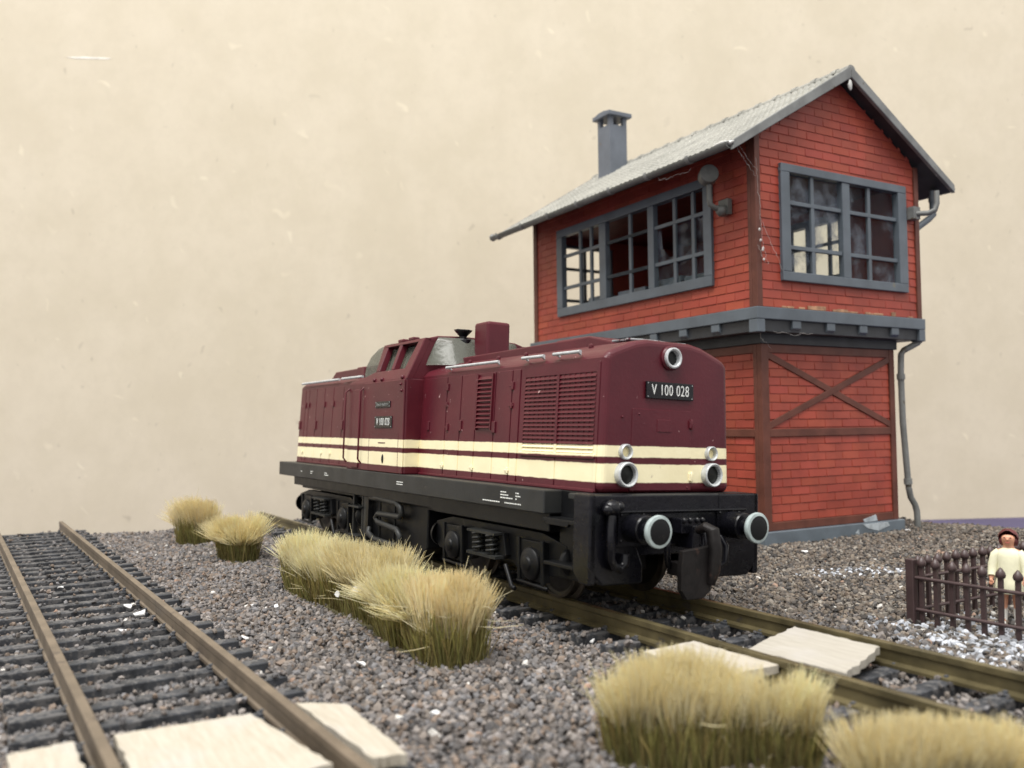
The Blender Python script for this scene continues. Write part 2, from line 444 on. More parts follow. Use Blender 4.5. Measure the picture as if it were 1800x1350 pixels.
# ------------------------------------------------------------------ stones
def icosa():
    t = (1 + 5 ** .5) / 2
    v = np.array([(-1, t, 0), (1, t, 0), (-1, -t, 0), (1, -t, 0), (0, -1, t), (0, 1, t), (0, -1, -t), (0, 1, -t), (t, 0, -1), (t, 0, 1), (-t, 0, -1), (-t, 0, 1)], float)
    v /= np.linalg.norm(v[0])
    f = np.array([(0, 11, 5), (0, 5, 1), (0, 1, 7), (0, 7, 10), (0, 10, 11), (1, 5, 9), (5, 11, 4), (11, 10, 2), (10, 7, 6), (7, 1, 8), (3, 9, 4), (3, 4, 2), (3, 2, 6), (3, 6, 8), (3, 8, 9), (4, 9, 5), (2, 4, 11), (6, 2, 10), (8, 6, 7), (9, 8, 1)])
    return v, f
IV, IF = icosa()
def stones(name, pos, rad, col, m='stone'):
    n = len(pos)
    jit = 1 + .38 * (NR.random((n, 12, 1)) - .5) * 2
    sca = .72 + .56 * NR.random((n, 1, 3))
    v = IV[None] * jit * sca * rad[:, None, None]
    q = NR.normal(size=(n, 4)); q /= np.linalg.norm(q, axis=1)[:, None]
    w, x, y, z = q.T
    rm = np.stack([np.stack([1 - 2 * (y * y + z * z), 2 * (x * y - z * w), 2 * (x * z + y * w)], -1), np.stack([2 * (x * y + z * w), 1 - 2 * (x * x + z * z), 2 * (y * z - x * w)], -1), np.stack([2 * (x * z - y * w), 2 * (y * z + x * w), 1 - 2 * (x * x + y * y)], -1)], 1)
    v = np.einsum('nij,nkj->nki', rm, v) + pos[:, None]
    f = (IF[None] + 12 * np.arange(n)[:, None, None]).reshape(-1, 3)
    me = bpy.data.meshes.new(name)
    me.vertices.add(12 * n); me.vertices.foreach_set('co', v.astype(np.float32).ravel())
    me.loops.add(60 * n); me.loops.foreach_set('vertex_index', f.astype(np.int32).ravel())
    me.polygons.add(20 * n); me.polygons.foreach_set('loop_start', np.arange(0, 60 * n, 3, dtype=np.int32))
    me.polygons.foreach_set('use_smooth', np.zeros(20 * n, dtype=bool))
    me.update(calc_edges=True)
    at = me.color_attributes.new('Col', 'FLOAT_COLOR', 'POINT')
    cc = np.ones((n, 12, 4), np.float32); cc[:, :, :3] = col[:, None]
    at.data.foreach_set('color', cc.ravel())
    return link(name, me, m)

def in_view(x, y, z=-.3, mx=.16):
    d = np.stack([x - CAM.x, y - CAM.y, np.full_like(x, z - CAM.z)], -1)
    dz = d @ np.array(fw); dx = d @ np.array(rt) / np.maximum(dz, .01); dy = d @ np.array(up) / np.maximum(dz, .01)
    lim = 900 / F_PX
    return (dz > 1.0) & (np.abs(dx) < lim * (1 + mx) + .9 / np.maximum(dz, 1)) & (dy > -675 / F_PX - .12 - .5 / np.maximum(dz, 1))

BL = dict(x=1.013, y=6.146, rot=3.104 + PI - 2 * PI)     # signal box origin
def plinth_mask(x, y):
    c, s = math.cos(BL['rot']), math.sin(BL['rot'])
    lx = c * (x - BL['x']) + s * (y - BL['y']); ly = -s * (x - BL['x']) + c * (y - BL['y'])
    return (lx < .10) & (lx > -7.4) & (ly > -.10) & (ly < 3.96)

N = 300000
x = NR.uniform(-9.5, 12.5, N); y = NR.uniform(-9.5, 12, N)
xe = NR.uniform(-9.3, 7, 26000); x = np.concatenate([x, xe]); y = np.concatenate([y, left_y(xe) + NR.uniform(-1.2, 1.2, len(xe))])
k = in_view(x, y) & (x > board_x(y) + .05) & ~plinth_mask(x, y)
x, y = x[k], y[k]
r = NR.uniform(.018, .036, len(x)) * NR.choice([1, 1, 1, .75, 1.3], len(x))
z = hgt(x, y) + NR.uniform(-.012, .045, len(x))
keep = np.ones(len(x), bool)
TIE = .52
for yc, trk in ((np.zeros_like(x), 0), (left_y(x), 1)):
    d = np.abs(y - yc)
    keep &= ~(np.abs(d - .635) < .062)
    tie_phase = np.abs(((x + (.13 if trk else .30)) / TIE) % 1 - .5) * TIE       # 0 mid-bay .. .26 sleeper centre
    on_tie = (tie_phase > .26 - .10) & (d < 1.12)
    keep &= ~(on_tie & (NR.random(len(x)) > (.03 if trk else .12)))
    z = np.where(on_tie, -.19, z)
    bay = (~on_tie) & (d < .56)
    z = np.where(bay, z + NR.uniform(-.03, .014, len(x)), z)
    r = np.where(d < 1.1, np.minimum(r, .028), r)
keep &= ~((x > 5.95) & (x < 7.2) & (y > -6.3) & (y < -4.2))
keep &= ~((x > 6.5) & (x < 7.6) & (y > -1.3) & (y < .6))
x, y, z, r = x[keep], y[keep], z[keep], r[keep]
n = len(x)
pal = np.array([(.150, .132, .122), (.205, .185, .178), (.120, .112, .110), (.175, .150, .132), (.250, .225, .210), (.085, .080, .080), (.195, .150, .120), (.165, .160, .165)])
pal2 = np.array([(.120, .100, .084), (.165, .140, .118), (.070, .062, .056), (.200, .165, .130), (.050, .046, .044), (.150, .118, .092), (.24, .215, .185), (.110, .102, .096)])
ci = NR.integers(0, 8, n)
right = np.clip((y - 1.2 + NR.normal(0, .5, n)) / .8, 0, 1)[:, None]
col = pal[ci] * (1 - right) + pal2[ci] * right
col *= NR.uniform(.62, 1.18, (n, 1))
odd = NR.random(n)
col = np.where((odd < .006)[:, None], np.array([.30, .20, .15]), col)
col = np.where((odd > .9955)[:, None], np.array([.55, .53, .50]), col)
tag(stones('gravel', np.stack([x, y, z], -1), r, col), None, None, kind='stuff')
# white stones round the fence and in a thin spill behind it
P_ = []
for _ in range(820):
    P_.append((R.gauss(7.5, .65), R.gauss(2.55, .58), 0))
for _ in range(230):
    t = R.random(); P_.append(((3.5 + .75 * t if t < .62 else 4.25 - .3 * (t - .62)) + R.gauss(0, .16), 4.35 + 1.3 * t + R.gauss(0, .30), 0))
P_ = np.array(P_)
k = ~((np.abs(P_[:, 1]) < .9)) & (P_[:, 1] > 1.25) & (P_[:, 0] > 2.9)
k &= ~((P_[:, 0] < 6.0) & (P_[:, 0] > 4.6) & (P_[:, 1] < 4.2))
P_ = P_[k]
P_[:, 2] = hgt(P_[:, 0], P_[:, 1]) + NR.uniform(.005, .05, len(P_))
wc = NR.choice([.20, .30, .42, .50, .58], (len(P_), 1)) * NR.uniform(.85, 1.1, (len(P_), 1)) * np.array([[.93, .97, 1.06]])
tag(stones('white_gravel', P_, np.where(P_[:, 0] < 4.7, NR.uniform(.016, .036, len(P_)), NR.uniform(.022, .046, len(P_))), np.clip(wc, 0, .9)), None, None, kind='stuff')

# ------------------------------------------------------------------ tracks
def rail_mesh(x0, x1, yc, slope, ft):
    wb = .022 if ft > .07 else .034
    prof = [(-ft, -.21), (ft, -.21), (ft, -.180), (wb, -.160), (wb, -.072), (.038, -.058), (.038, -.006), (.031, 0), (-.031, 0), (-.038, -.006), (-.038, -.058), (-wb, -.072), (-wb, -.160), (-ft, -.180)]
    g = MB(); n = len(prof); xs = np.linspace(x0, x1, 30)
    vs = [(xx, yc + xx * slope + q[0], q[1]) for xx in xs for q in prof]
    fs = [(i * n + k, i * n + (k + 1) % n, (i + 1) * n + (k + 1) % n, (i + 1) * n + k) for i in range(29) for k in range(n)]
    g.add(vs, fs); g.add(vs[:n], [tuple(range(n))]); g.add(vs[-n:], [tuple(range(n))[::-1]])
    return g
def sleeper_mesh():
    g = MB()
    g.box(-.085, .085, -1.10, 1.10, -.36, -.200)
    for yy in (-.635, .635):
        for s in (-1, 1):
            g.box(-.05, .05, yy + s * .07 - .022, yy + s * .07 + .022, -.206, -.175)
            g.box(-.02, .02, yy + s * .056 - .022, yy + s * .056 + .022, -.206, -.155)
    return g
def track(label, yc, slope, x0, x1, phase, rm, rot=0):
    t = thing('railway_track', label, 'track', (0, 0, 0))
    for s in (-1, 1): rail_mesh(x0, x1, yc + s * .635, slope, .085 if yc == 0 else .050).build('rail', rm, t)
    first = None
    k0 = math.ceil((x0 + .15 + phase) / TIE - 0)
    kk = 0
    xx = k0 * TIE - phase
    while xx < x1 - .1:
        if first is None:
            first = sleeper_mesh().build('sleeper', 'sleeper', t, bevel=.012); o = first
        else:
            o = first.copy(); COL.objects.link(o); o.parent = t
        o.location = (xx + R.uniform(-.012, .012), yc + xx * slope + R.uniform(-.02, .02), R.uniform(-.012, .004))
        o.rotation_euler = (0, 0, slope + R.uniform(-.012, .012))
        xx += TIE
    return t
track('brown weathered siding track without a train, crossing the left of the layout', YL, AL, -9.28, 12.5, .13, 'rail_grey')
track('olive brass railed track carrying the red locomotive', 0, 0, -8.55, 12.5, .30, 'rail_brass')

# ------------------------------------------------------------------ crossing boards
def plank(label, poly, ztop, m, th=.07, tilt=(0, 0), warp=.012):
    cx = sum(p[0] for p in poly) / len(poly); cy = sum(p[1] for p in poly) / len(poly)
    # dense outline so the sawn edge can be ragged
    out = []
    for i in range(len(poly)):
        a, b = poly[i], poly[(i + 1) % len(poly)]
        for t in np.linspace(0, 1, 14, endpoint=False):
            jx = 0 if t == 0 else R.uniform(-warp, warp); jy = 0 if t == 0 else R.uniform(-warp, warp)
            out.append((a[0] + (b[0] - a[0]) * t + jx - cx, a[1] + (b[1] - a[1]) * t + jy - cy))
    g = MB(); n = len(out)
    top = [(p[0], p[1], tilt[0] * p[0] + tilt[1] * p[1]) for p in out]
    g.add([(p[0], p[1], p[2] - th) for p in top] + top, [tuple(range(n))[::-1], tuple(range(n, 2 * n))] + [(i, (i + 1) % n, (i + 1) % n + n, i + n) for i in range(n)])
    o = g.build('crossing_board', m)
    o.location = (cx, cy, ztop)
    return tag(o, label, 'wooden board', 'thin wooden boards of the track crossings')
plank('pale wooden board outside the near rail of the siding, cut off by the photo edge', [(5.87, -6.38), (5.84, -5.99), (7.3, -5.96), (7.3, -6.38)], -.06, 'wood')
plank('wide pale wooden board lying between the two rails of the siding', [(5.86, -5.74), (5.97, -4.83), (7.22, -4.66), (7.25, -5.72)], -.055, 'wood', tilt=(.0, .01))
plank('narrow pale board between the siding rail and the open gravel', [(5.93, -4.48), (6.14, -4.16), (7.32, -4.20), (7.28, -4.42)], -.05, 'wood', tilt=(0, -.03))
plank('pale board outside the locomotive track, half hidden by the foreground grass', [(6.24, -1.30), (6.26, -.70), (7.28, -.68), (7.2, -1.36)], -.05, 'wood', tilt=(0, .03))
plank('greyed rough edged board between the rails in front of the locomotive', [(6.72, -.46), (6.42, .54), (7.40, .54), (7.74, -.38)], -.045, 'wood2', tilt=(0, .02), warp=.02)

# ------------------------------------------------------------------ locomotive
LEAN = .044
loco = thing('diesel_locomotive', 'wine red model diesel locomotive with cream stripes on black chassis', 'locomotive', (0, 0, 0), (-LEAN, .002, 0))
def taper(x, y, z):
    t = max(0, min(1, (z - 1.27) / 1.6))
    return (x, y - math.copysign(.055 * t, y) * min(1, abs(y) / .9), z)
def hood_sec(w, zt, zr):
    half = [(w, 1.272), (w, zt - .05), (w - .035, zt + .015), (w - .12, zt + .055), (w - .42, zr - .035), (w - .62, zr)]
    return [(-a, b) for a, b in half] + [(a, b) for a, b in half[::-1]]
def door_run(hood, seams, x0, x1, zt, hinges, w):
    """door leaves standing proud of the hood core, with open seams between them"""
    edges = [x0] + seams + [x1]
    for side in (-1, 1):
        for i in range(len(edges) - 1):
            a, b = edges[i] + .011, edges[i + 1] - .011
            g = MB(taper)
            ya, yb = side * (w - .004), side * (w + .014)
            g.box(a, b, min(ya, yb), max(ya, yb), 1.285, zt)
            yc_ = side * (w + .022)
            for (hx, hz, hs) in hinges:
                if a - .02 <= hx < b:
                    hh = .05 * hs
                    g.box(hx - .028 * hs, hx + .028 * hs, yc_ - .012, yc_ + .012, hz - hh, hz + hh)
                    if hs < 1.2: g.box(hx - .065, hx + .03, yc_ - .009, yc_ + .006, hz - .011, hz + .011)
            g.build('door_leaf', 'paint', hood, bevel=.005, seg=1)
W = .965
# front hood
g = MB(taper); g.prism(hood_sec(W, 2.79, 2.985), 'x', .60, 5.10)
hood = g.build('front_hood', 'paint', loco, bevel=.075, seg=4, ang=30)
door_run(hood, [1.47, 1.90, 2.33, 2.82, 3.23], .75, 3.42, 2.70,
         [(.95, 2.0, 1.3), (1.50, 2.55, 1), (1.55, 1.98, 1), (1.93, 2.0, 1.5), (2.84, 1.98, 1.5), (3.25, 2.50, 1), (1.47, 1.44, .7), (2.33, 1.44, .7), (3.23, 1.44, .7), (1.5, 2.3, .7), (3.25, 2.25, .7)], W)
for side in (-1, 1):
    g = MB(taper)                                     # louvre bank
    y0 = side * (W + .014)
    for k_ in range(12):
        z0 = 1.97 + k_ * .058
        g.hexa([(2.40, y0, z0), (2.76, y0, z0), (2.76, y0 + side * .035, z0), (2.40, y0 + side * .035, z0),
                (2.40, y0, z0 + .042), (2.76, y0, z0 + .042), (2.76, y0 + side * .004, z0 + .042), (2.40, y0 + side * .004, z0 + .042)])
    for xx in (2.375, 2.765): g.box(xx, xx + .022, min(y0, y0 + side * .03), max(y0, y0 + side * .03), 1.94, 2.68)
    g.build('louvre', 'paint_plain', hood)
    g = MB(taper)                                     # big radiator grille: backing frame, slats and ribs
    ya, yb = sorted((side * (W - .002), side * (W + .012)))
    g.box(3.44, 3.53, ya, yb, 1.285, 2.70); g.box(4.97, 5.02, ya, yb, 1.285, 2.70)
    g.box(3.53, 4.97, ya, yb, 2.585, 2.70)
    g.box(3.53, 4.235, ya, yb, 1.285, 1.625); g.box(4.255, 4.97, ya, yb, 1.285, 1.625)
    g.box(3.50, 5.0, *sorted((side * (W + .010), side * (W + .034))), 1.635, 1.685)
    g.build('grille_frame', 'paint', hood, bevel=.005, seg=1)
    g = MB(taper)
    for k_ in range(18):
        z0 = 1.69 + k_ * .0497
        y0 = side * (W - .004)
        g.hexa([(3.54, y0, z0), (4.96, y0, z0), (4.96, y0 + side * .026, z0 + .004), (3.54, y0 + side * .026, z0 + .004),
                (3.54, y0, z0 + .036), (4.96, y0, z0 + .040), (4.96, y0 + side * .008, z0 + .040), (3.54, y0 + side * .008, z0 + .040)])
    for k_ in range(15):
        xx = 3.535 + k_ * .1017
        wd = .022 if k_ == 7 else .006
        g.box(xx - wd, xx + wd, *sorted((side * (W - .002), side * (W + (.022 if k_ == 7 else .012)))), 1.675, 2.585)
    g.build('radiator_grille', 'paint', hood)
    for a, b in ((1.43, 2.88), (3.45, 3.93), (4.13, 4.66)):
        g = MB(); yy = side * (W - .028)
        g.tube([(a, yy, 2.832), (b, yy, 2.828)], .021, 10)
        for xx in (a + .06, b - .06): g.cyl((xx, yy, 2.83), (xx, yy - side * .05, 2.80), .014, n=8)
        g.build('handrail', 'silver', hood)
g = MB(taper)
g.box(.70, 5.0, -W - .02, W + .02, 1.272, 1.312)        # foot strip of the hood
g.build('foot_strip', 'paint_plain', hood, bevel=.01)
g = MB()                                                # raised roof box with sloping ends and fan cover
g.prism([(.95, 2.93), (.99, 3.05), (4.15, 3.09), (4.62, 2.99), (4.62, 2.93)], 'y', -.44, .44)
g.prism([(3.2, 2.95), (3.3, 3.115), (4.0, 3.12), (4.12, 3.0)], 'y', -.33, .33)
for xx in (1.5, 2.3, 3.0, 4.4): g.box(xx - .03, xx + .03, -.62, -.57, 2.90, 2.965)
g.build('roof_box', 'paint_plain', hood, bevel=.02)
g = MB(); g.prism([(4.66, -.50), (4.86, -.46), (4.95, -.52), (5.0, -.32), (5.01, -.1), (4.96, .1), (5.0, .34), (4.8, .40), (4.72, .1), (4.64, -.2)], 'z', 2.97, 2.996)
g.build('bare_metal_patch', 'bare', hood, bevel=.01)
# front end
g = MB(taper)
g.box(5.095, 5.108, -.56, .335, 1.30, 2.20)
g.box(5.10, 5.116, -.19, .02, 1.95, 2.09)
for zz in (2.05, 1.45):
    g.box(5.10, 5.128, .30, .36, zz - .045, zz + .045); g.cyl((5.12, .335, zz - .06), (5.12, .335, zz + .06), .014, n=8)
for yy, zz in ((-.46, 2.14), (-.7, 2.1), (.28, 1.33)): g.ball((5.105, yy, zz), .014, n=5)
g.build('end_door', 'paint', hood, bevel=.004, seg=1)
def ring_lamp(y, z, r, dep, x0=5.09, name='headlight', lens='lens', rimw=.22):
    g = MB()
    g.lathe([(r, 0), (r, dep), (r * (1 - rimw * .4), dep + .012), (r * (1 - rimw), dep), (r * (1 - rimw), dep - .05)], (x0, y, z), (1, 0, 0), 32)
    o = g.build(name, 'silver', loco)
    h = MB(); q = r * (1 - rimw) + .001
    h.lathe([(q, dep - .05), (q * .8, dep - .043), (q * .45, dep - .037), (.0005, dep - .034)], (x0, y, z), (1, 0, 0), 32)
    h.build('lamp_lens', lens, o)
    return o
for yy in (-.637, .637):
    ring_lamp(yy, 1.475, .137, .085)
    ring_lamp(yy, 1.722, .084, .055, name='marker_light', lens='cream', rimw=.28)
g = MB()                                                 # top lamp: painted barrel with silver rim
g.lathe([(.15, -.12), (.14, .06), (.125, .078), (.10, .08)], (5.06, 0, 2.79), (1, 0, 0), 32)
o = g.build('headlight', 'paint_plain', loco)
g = MB(); g.lathe([(.118, .06), (.118, .112), (.103, .118), (.086, .104), (.082, .05)], (5.06, 0, 2.79), (1, 0, 0), 32); g.build('lamp_rim', 'silver', o)
g = MB(); g.lathe([(.084, .058), (.05, .062), (.0005, .064)], (5.06, 0, 2.79), (1, 0, 0), 32); g.build('lamp_lens', 'lens', o)
# number plates
def number_plate(o, ex, ey, w, h, s, size, sx, name='number_plate', off=0.002):
    nz = Vector(ex).cross(Vector(ey))
    mm = frame_m(o, ex, ey)
    g = MB(lambda a, b, c: tuple(mm @ Vector((a, b, c))))
    g.box(-w / 2, w / 2, -h / 2, h / 2, -.004, .022)
    pl = g.build(name, 'blackgloss', loco, bevel=.006)
    g = MB(lambda a, b, c: tuple(mm @ Vector((a, b, c))))
    for a in (-1, 1):
        for b in (-1, 1): g.ball((a * (w / 2 - .022), b * (h / 2 - .02), .021), .0065, n=4)
    g.build('rivet', 'silver', pl)
    text(s, 'plate_lettering', 'white' if name == 'number_plate' else 'dimwhite', pl, size, frame_m(Vector(o) + nz * .0235, ex, ey), .002, sx, off)
    return pl
number_plate((5.112, -.015, 2.415), (0, 1, 0), (0, 0, 1), .70, .19, 'V 100 028', .172, .70, off=-.0008)
number_plate((-.07, -1.222, 2.05), (1, 0, 0), (0, 0, 1), .66, .185, 'V 100 028', .165, .66, off=-.0018)
number_plate((-.11, -1.222, 2.325), (1, 0, 0), (0, 0, 1), .57, .10, 'Deutsche Reichsbahn', .066, .72, 'name_plate', -.001)

# cab
CX0, CX1 = -1.64, .66
def cab_sec(): return [(-1.21, 1.262), (-1.21, 2.72), (1.21, 2.72), (1.21, 1.262)]
g = MB()
g.prism(cab_sec(), 'x', CX0, CX1)
cab = g.build('cab', 'paint', loco, bevel=.03, seg=3)
a_s = .285 / .62                                         # inward slope of the upper cab
def slope_tf(side, d):
    def f(x, s, t):                                      # x along, s height above the waist, t depth inwards
        return (x, side * (1.21 - a_s * s - t), 2.70 + s)
    return f
TOP = .64
for side in (-1, 1):
    g = MB(slope_tf(side, 0))
    def quadp(p, g=g):                                   # prism from a polygon in (x, s)
        n_ = len(p); t0, t1 = 0, .12
        g.add([(q[0], q[1], t0) for q in p] + [(q[0], q[1], t1) for q in p], [tuple(range(n_)), tuple(range(n_, 2 * n_))[::-1]] + [(i, i + n_, (i + 1) % n_ + n_, (i + 1) % n_) for i in range(n_)])
    quadp([(.41, .17), (.66, .0), (.66, TOP), (.46, .59)])                         # front pillar
    quadp([(-.10, .17), (-.02, .17), (-.12, .59), (-.22, .59)])                    # middle pillar
    quadp([(-.69, .17), (-.57, .17), (-.68, .59), (-.86, .59)])                   # rear pillar
    quadp([(-1.64, 0), (.66, 0), (.41, .17), (-.72, .17), (-1.05, .10), (-1.60, .04)])          # sill
    quadp([(-.86, .59), (.46, .59), (.66, TOP), (-.88, TOP)])                      # header
    g.build('window_surround', 'paint_plain', cab, bevel=.014)
g = MB(); g.prism([(-.93, 3.32), (-.7, 3.385), (-.3, 3.41), (.3, 3.41), (.7, 3.385), (.93, 3.32), (.85, 3.28), (-.85, 3.28)], 'x', -.87, .66)
for xx in (-.55, -.15): g.box(xx - .1, xx + .1, -.78, -.66, 3.37, 3.43)
g.build('cab_roof', 'paint_plain', cab, bevel=.02)
for side in (-1, 1):                                     # solid corner pillars of the two end walls
  for xa, xb in ((.56, .657),):
    g = MB()
    p = [(1.205, 2.70), (.925, 3.33), (.70, 3.36), (.86, 3.0), (.80, 2.95), (.0, 2.95), (.0, 2.70)]
    g.prism([(side * q[0], q[1]) for q in p], 'x', xa, xb)
    g.build('end_pillar', 'paint_plain', cab, bevel=.012)
# windscreens: bulging pieces of clear plastic
def windscreen(x0, x1, wid, z0, z1, name='windscreen'):
    g = MB(); n_ = 16; mm_ = 8
    vs, fs = [], []
    for i in range(mm_ + 1):
        t = i / mm_
        for k_ in range(n_ + 1):
            u = -1 + 2 * k_ / n_
            bul = (1 - abs(u) ** 5) * (1 - .55 * t)
            yy = u * (wid - .30 * t * wid * .6)
            vs.append((x0 + (x1 - x0) * bul, yy, z0 + (z1 - z0) * t))
    for i in range(mm_):
        for k_ in range(n_): fs.append((i * (n_ + 1) + k_, i * (n_ + 1) + k_ + 1, (i + 1) * (n_ + 1) + k_ + 1, (i + 1) * (n_ + 1) + k_))
    nb_ = len(vs); vs.append(((x0 * .7 + x1 * .3), 0, z1)); r_ = mm_ * (n_ + 1)
    fs += [(r_ + k_, r_ + k_ + 1, nb_) for k_ in range(n_)]
    g.add(vs, fs, True)
    return g.build(name, 'cabglass', cab)
windscreen(.60, 1.08, .92, 2.92, 3.36)
g = MB(); g.prism([(-.70, 2.74), (-1.86, 2.74), (-1.86, 2.93), (-1.78, 3.08), (-1.60, 3.22), (-1.30, 3.33), (-.90, 3.375), (-.70, 3.375)], 'y', -.86, .86)
g.build('windscreen', 'cabglass', cab, bevel=.06, seg=3)
g = MB(); g.prism([(-1.02, 2.68), (-.82, 3.26), (.82, 3.26), (1.02, 2.68)], 'x', -.80, .58)
g.build('window_glazing', 'cabglass', cab)
g = MB(); g.box(-.9, .5, -.55, .55, 2.6, 2.86); g.box(.62, .76, -.35, .35, 2.9, 3.2); g.cyl((.72, -.30, 2.95), (.72, -.30, 3.36), .14, n=16)
g.build('motor_housing', 'blackgloss', cab, bevel=.02)
g = MB(); g.lathe([(.055, -.2), (.055, .04), (.135, .125), (.132, .14)], (.72, -.30, 3.36), (0, 0, 1), 24)
for s in (-1, 1):
    g.prism([(s * .028, 3.455), (s * .125, 3.492), (s * .132, 3.505), (s * .028, 3.505)], 'x', .66, .78)
g.v = [(v[0], v[1] - (.30 if abs(v[1]) < .14 and v[2] > 3.45 and abs(v[0] - .72) < .061 and v[1] > -.15 else 0), v[2]) for v in g.v]
g.build('screw', 'blackgloss', cab)
# cab side: rear doorway strip, handrails, seams
for side in (-1, 1):
    g = MB(); yo, yi = sorted((side * 1.208, side * 1.232))
    g.box(-.93, .655, yo, yi, 1.275, 2.69)                # proud side sheet
    g.box(-1.40, -1.10, yo, yi, 1.30, 2.60)               # door leaf
    yo, yi = sorted((side * 1.231, side * 1.236))
    g.build('side_sheet', 'paint', cab, bevel=.012)
    g = MB()
    for a, b, c_, d in ((-.63, .5, 1.868, 1.878), (-.63, -.62, 1.28, 1.87), (.49, .50, 1.28, 1.87)):
        g.box(a, b, *sorted((side * 1.231, side * 1.2345)), c_, d)
    for xx in (-1.40, -1.10): g.box(xx - .012, xx + .012, *sorted((side * 1.2, side * 1.21)), 1.3, 2.65)
    g.box(-.25, .02, *sorted((side * 1.231, side * 1.236)), 1.72, 1.735)
    g.build('seam', 'paint_plain', cab)
    for xx in (-1.62, -.97):
        g = MB(); yy = side * 1.275
        g.tube([(xx, side * 1.21, 2.62), (xx, yy, 2.56), (xx, yy, 1.45), (xx, side * 1.22, 1.38)], .016, 8)
        g.build('grab_rail', 'paint_plain', cab)
    g = MB(); g.ball((-.06, side * 1.225, 1.48), .05, n=8, sc_=(.8, .5, 1.5)); g.build('filler_cap', 'black', cab)
    g = MB()
    for xx in (-.55, -.25, .52): g.ball((xx, side * 1.205, 2.725), .035, n=6)
    for xx, zz in ((.52, 2.62), (.56, 2.52)): g.ball((xx, side * 1.235, zz), .022, n=5)
    g.build('lamp_bracket', 'paint_plain', cab)
# exhaust stack
g = MB(); g.box(.90, 1.32, -.21, .19, 2.95, 3.60)
g.build('exhaust_stack', 'paint_plain', loco, bevel=.045, seg=3)
# rear hood
g = MB(taper); g.prism(hood_sec(W, 2.83, 3.0), 'x', -5.10, -1.6)
rhood = g.build('rear_hood', 'paint', loco, bevel=.075, seg=4, ang=30)
door_run(rhood, [-4.71, -4.50, -4.05, -3.60, -3.12, -2.60], -5.0, -1.66, 2.73,
         [(-4.68, 2.42, 1.1), (-4.47, 2.42, 1.1), (-3.57, 2.42, 1.1), (-3.09, 2.42, 1.1), (-4.95, 2.02, 1.7), (-4.02, 2.02, 1.7), (-2.57, 2.02, 1.7), (-4.66, 1.49, .6), (-3.57, 1.49, .6), (-3.09, 1.49, .6)], W)
for side in (-1, 1):
    for a, b in ((-4.95, -2.85), (-2.7, -1.72)):
        g = MB(); g.tube([(a, side * (W - .028), 2.868), (b, side * (W - .028), 2.864)], .024, 10); g.build('handrail', 'silver', rhood)
g = MB(taper); g.box(-5.0, -1.66, -W - .02, W + .02, 1.272, 1.312); g.build('foot_strip', 'paint_plain', rhood, bevel=.01)
g = MB(); g.prism([(-4.75, 2.95), (-4.45, 3.12), (-2.3, 3.14), (-2.1, 2.95)], 'y', -.42, .42)
g.box(-2.25, -1.90, -.84, -.5, 2.86, 3.06); g.box(-2.25, -1.90, .5, .84, 2.86, 3.06)
g.build('roof_box', 'paint_plain', rhood, bevel=.02)

# chassis
g = MB(); g.box(-5.30, 4.45, -1.24, 1.24, 1.005, 1.27); g.box(4.4, 5.28, -.93, .93, 1.005, 1.268); g.box(4.9, 5.28, -1.235, 1.235, 1.20, 1.269)
frame = g.build('side_sill', 'sill', loco, bevel=.015)
g = MB()
for side in (-1, 1):
    ya, yb = sorted((side * 1.02, side * 1.14))
    g.prism([(-4.62, 1.02), (-4.60, .84), (1.45, .84), (1.60, .80), (4.42, .80), (4.42, 1.02)], 'y', ya, yb)
g.box(-4.5, 4.3, -1.0, 1.0, .78, 1.0)
g.build('inner_frame', 'black', loco, bevel=.012)
# micro lettering on the sill: rows of tiny white dashes
def dashes(g, x, z, rows, n_, w, gap=.012, h=.014):
    for r_ in range(rows):
        xx = x
        for k_ in range(n_ + R.randint(-1, 1)):
            ww = w * R.uniform(.5, 1.3)
            g.box(xx, xx + ww, -1.2435, -1.2395, z - r_ * .034, z - r_ * .034 + h)
            xx += ww + gap
g = MB()
dashes(g, 3.52, 1.19, 3, 4, .045); dashes(g, 3.86, 1.19, 3, 2, .03); dashes(g, 3.1, 1.065, 1, 8, .04); dashes(g, 3.62, 1.065, 1, 9, .03)
dashes(g, .52, 1.15, 2, 3, .045); dashes(g, -3.35, 1.14, 2, 2, .06); dashes(g, -2.6, 1.14, 2, 2, .06); dashes(g, -3.9, 1.12, 1, 2, .05); dashes(g, -4.7, 1.14, 1, 1, .02); dashes(g, 1.95, 1.12, 1, 1, .025)
g.build('sill_lettering', 'white', frame)
# front corner: stepped side opening, end plates, buffer beam
for side in (-1, 1):
    g = MB()
    q = lambda a, b: sorted((side * a, side * b))
    # corner plate with a flat front and a chamfered foot
    pts = [(1.235, 1.27), (1.235, .50), (1.06, .33), (.52, .33), (.52, .52), (.60, .70), (.60, 1.27)]
    g.prism([(side * a, b) for a, b in pts], 'x', 5.20, 5.30)
    g.prism([(5.0, 1.27), (5.0, .46), (5.13, .34), (5.30, .34), (5.30, 1.27)], 'y', *q(1.15, 1.237))
    g.build('corner_plate', 'blackgloss', loco, bevel=.02)
    g = MB()
    g.box(4.43, 5.0, *q(.90, 1.0), .3, 1.27)
    g.box(4.43, 5.02, *q(.95, 1.235), .93, .975); g.box(4.46, 5.02, *q(.95, 1.235), .46, .50)
    g.prism([(4.43, .975), (4.95, .975), (4.90, .90), (4.5, .90)], 'y', *q(1.20, 1.237))
    g.build('step', 'black', loco, bevel=.008)
g = MB()
g.box(5.08, 5.285, -.62, .62, .62, 1.262)
g.box(5.24, 5.318, -.98, .98, .72, 1.105)
g.prism([(5.25, 1.10), (5.36, 1.105), (5.36, 1.08), (5.30, 1.06)], 'y', -.98, .98)
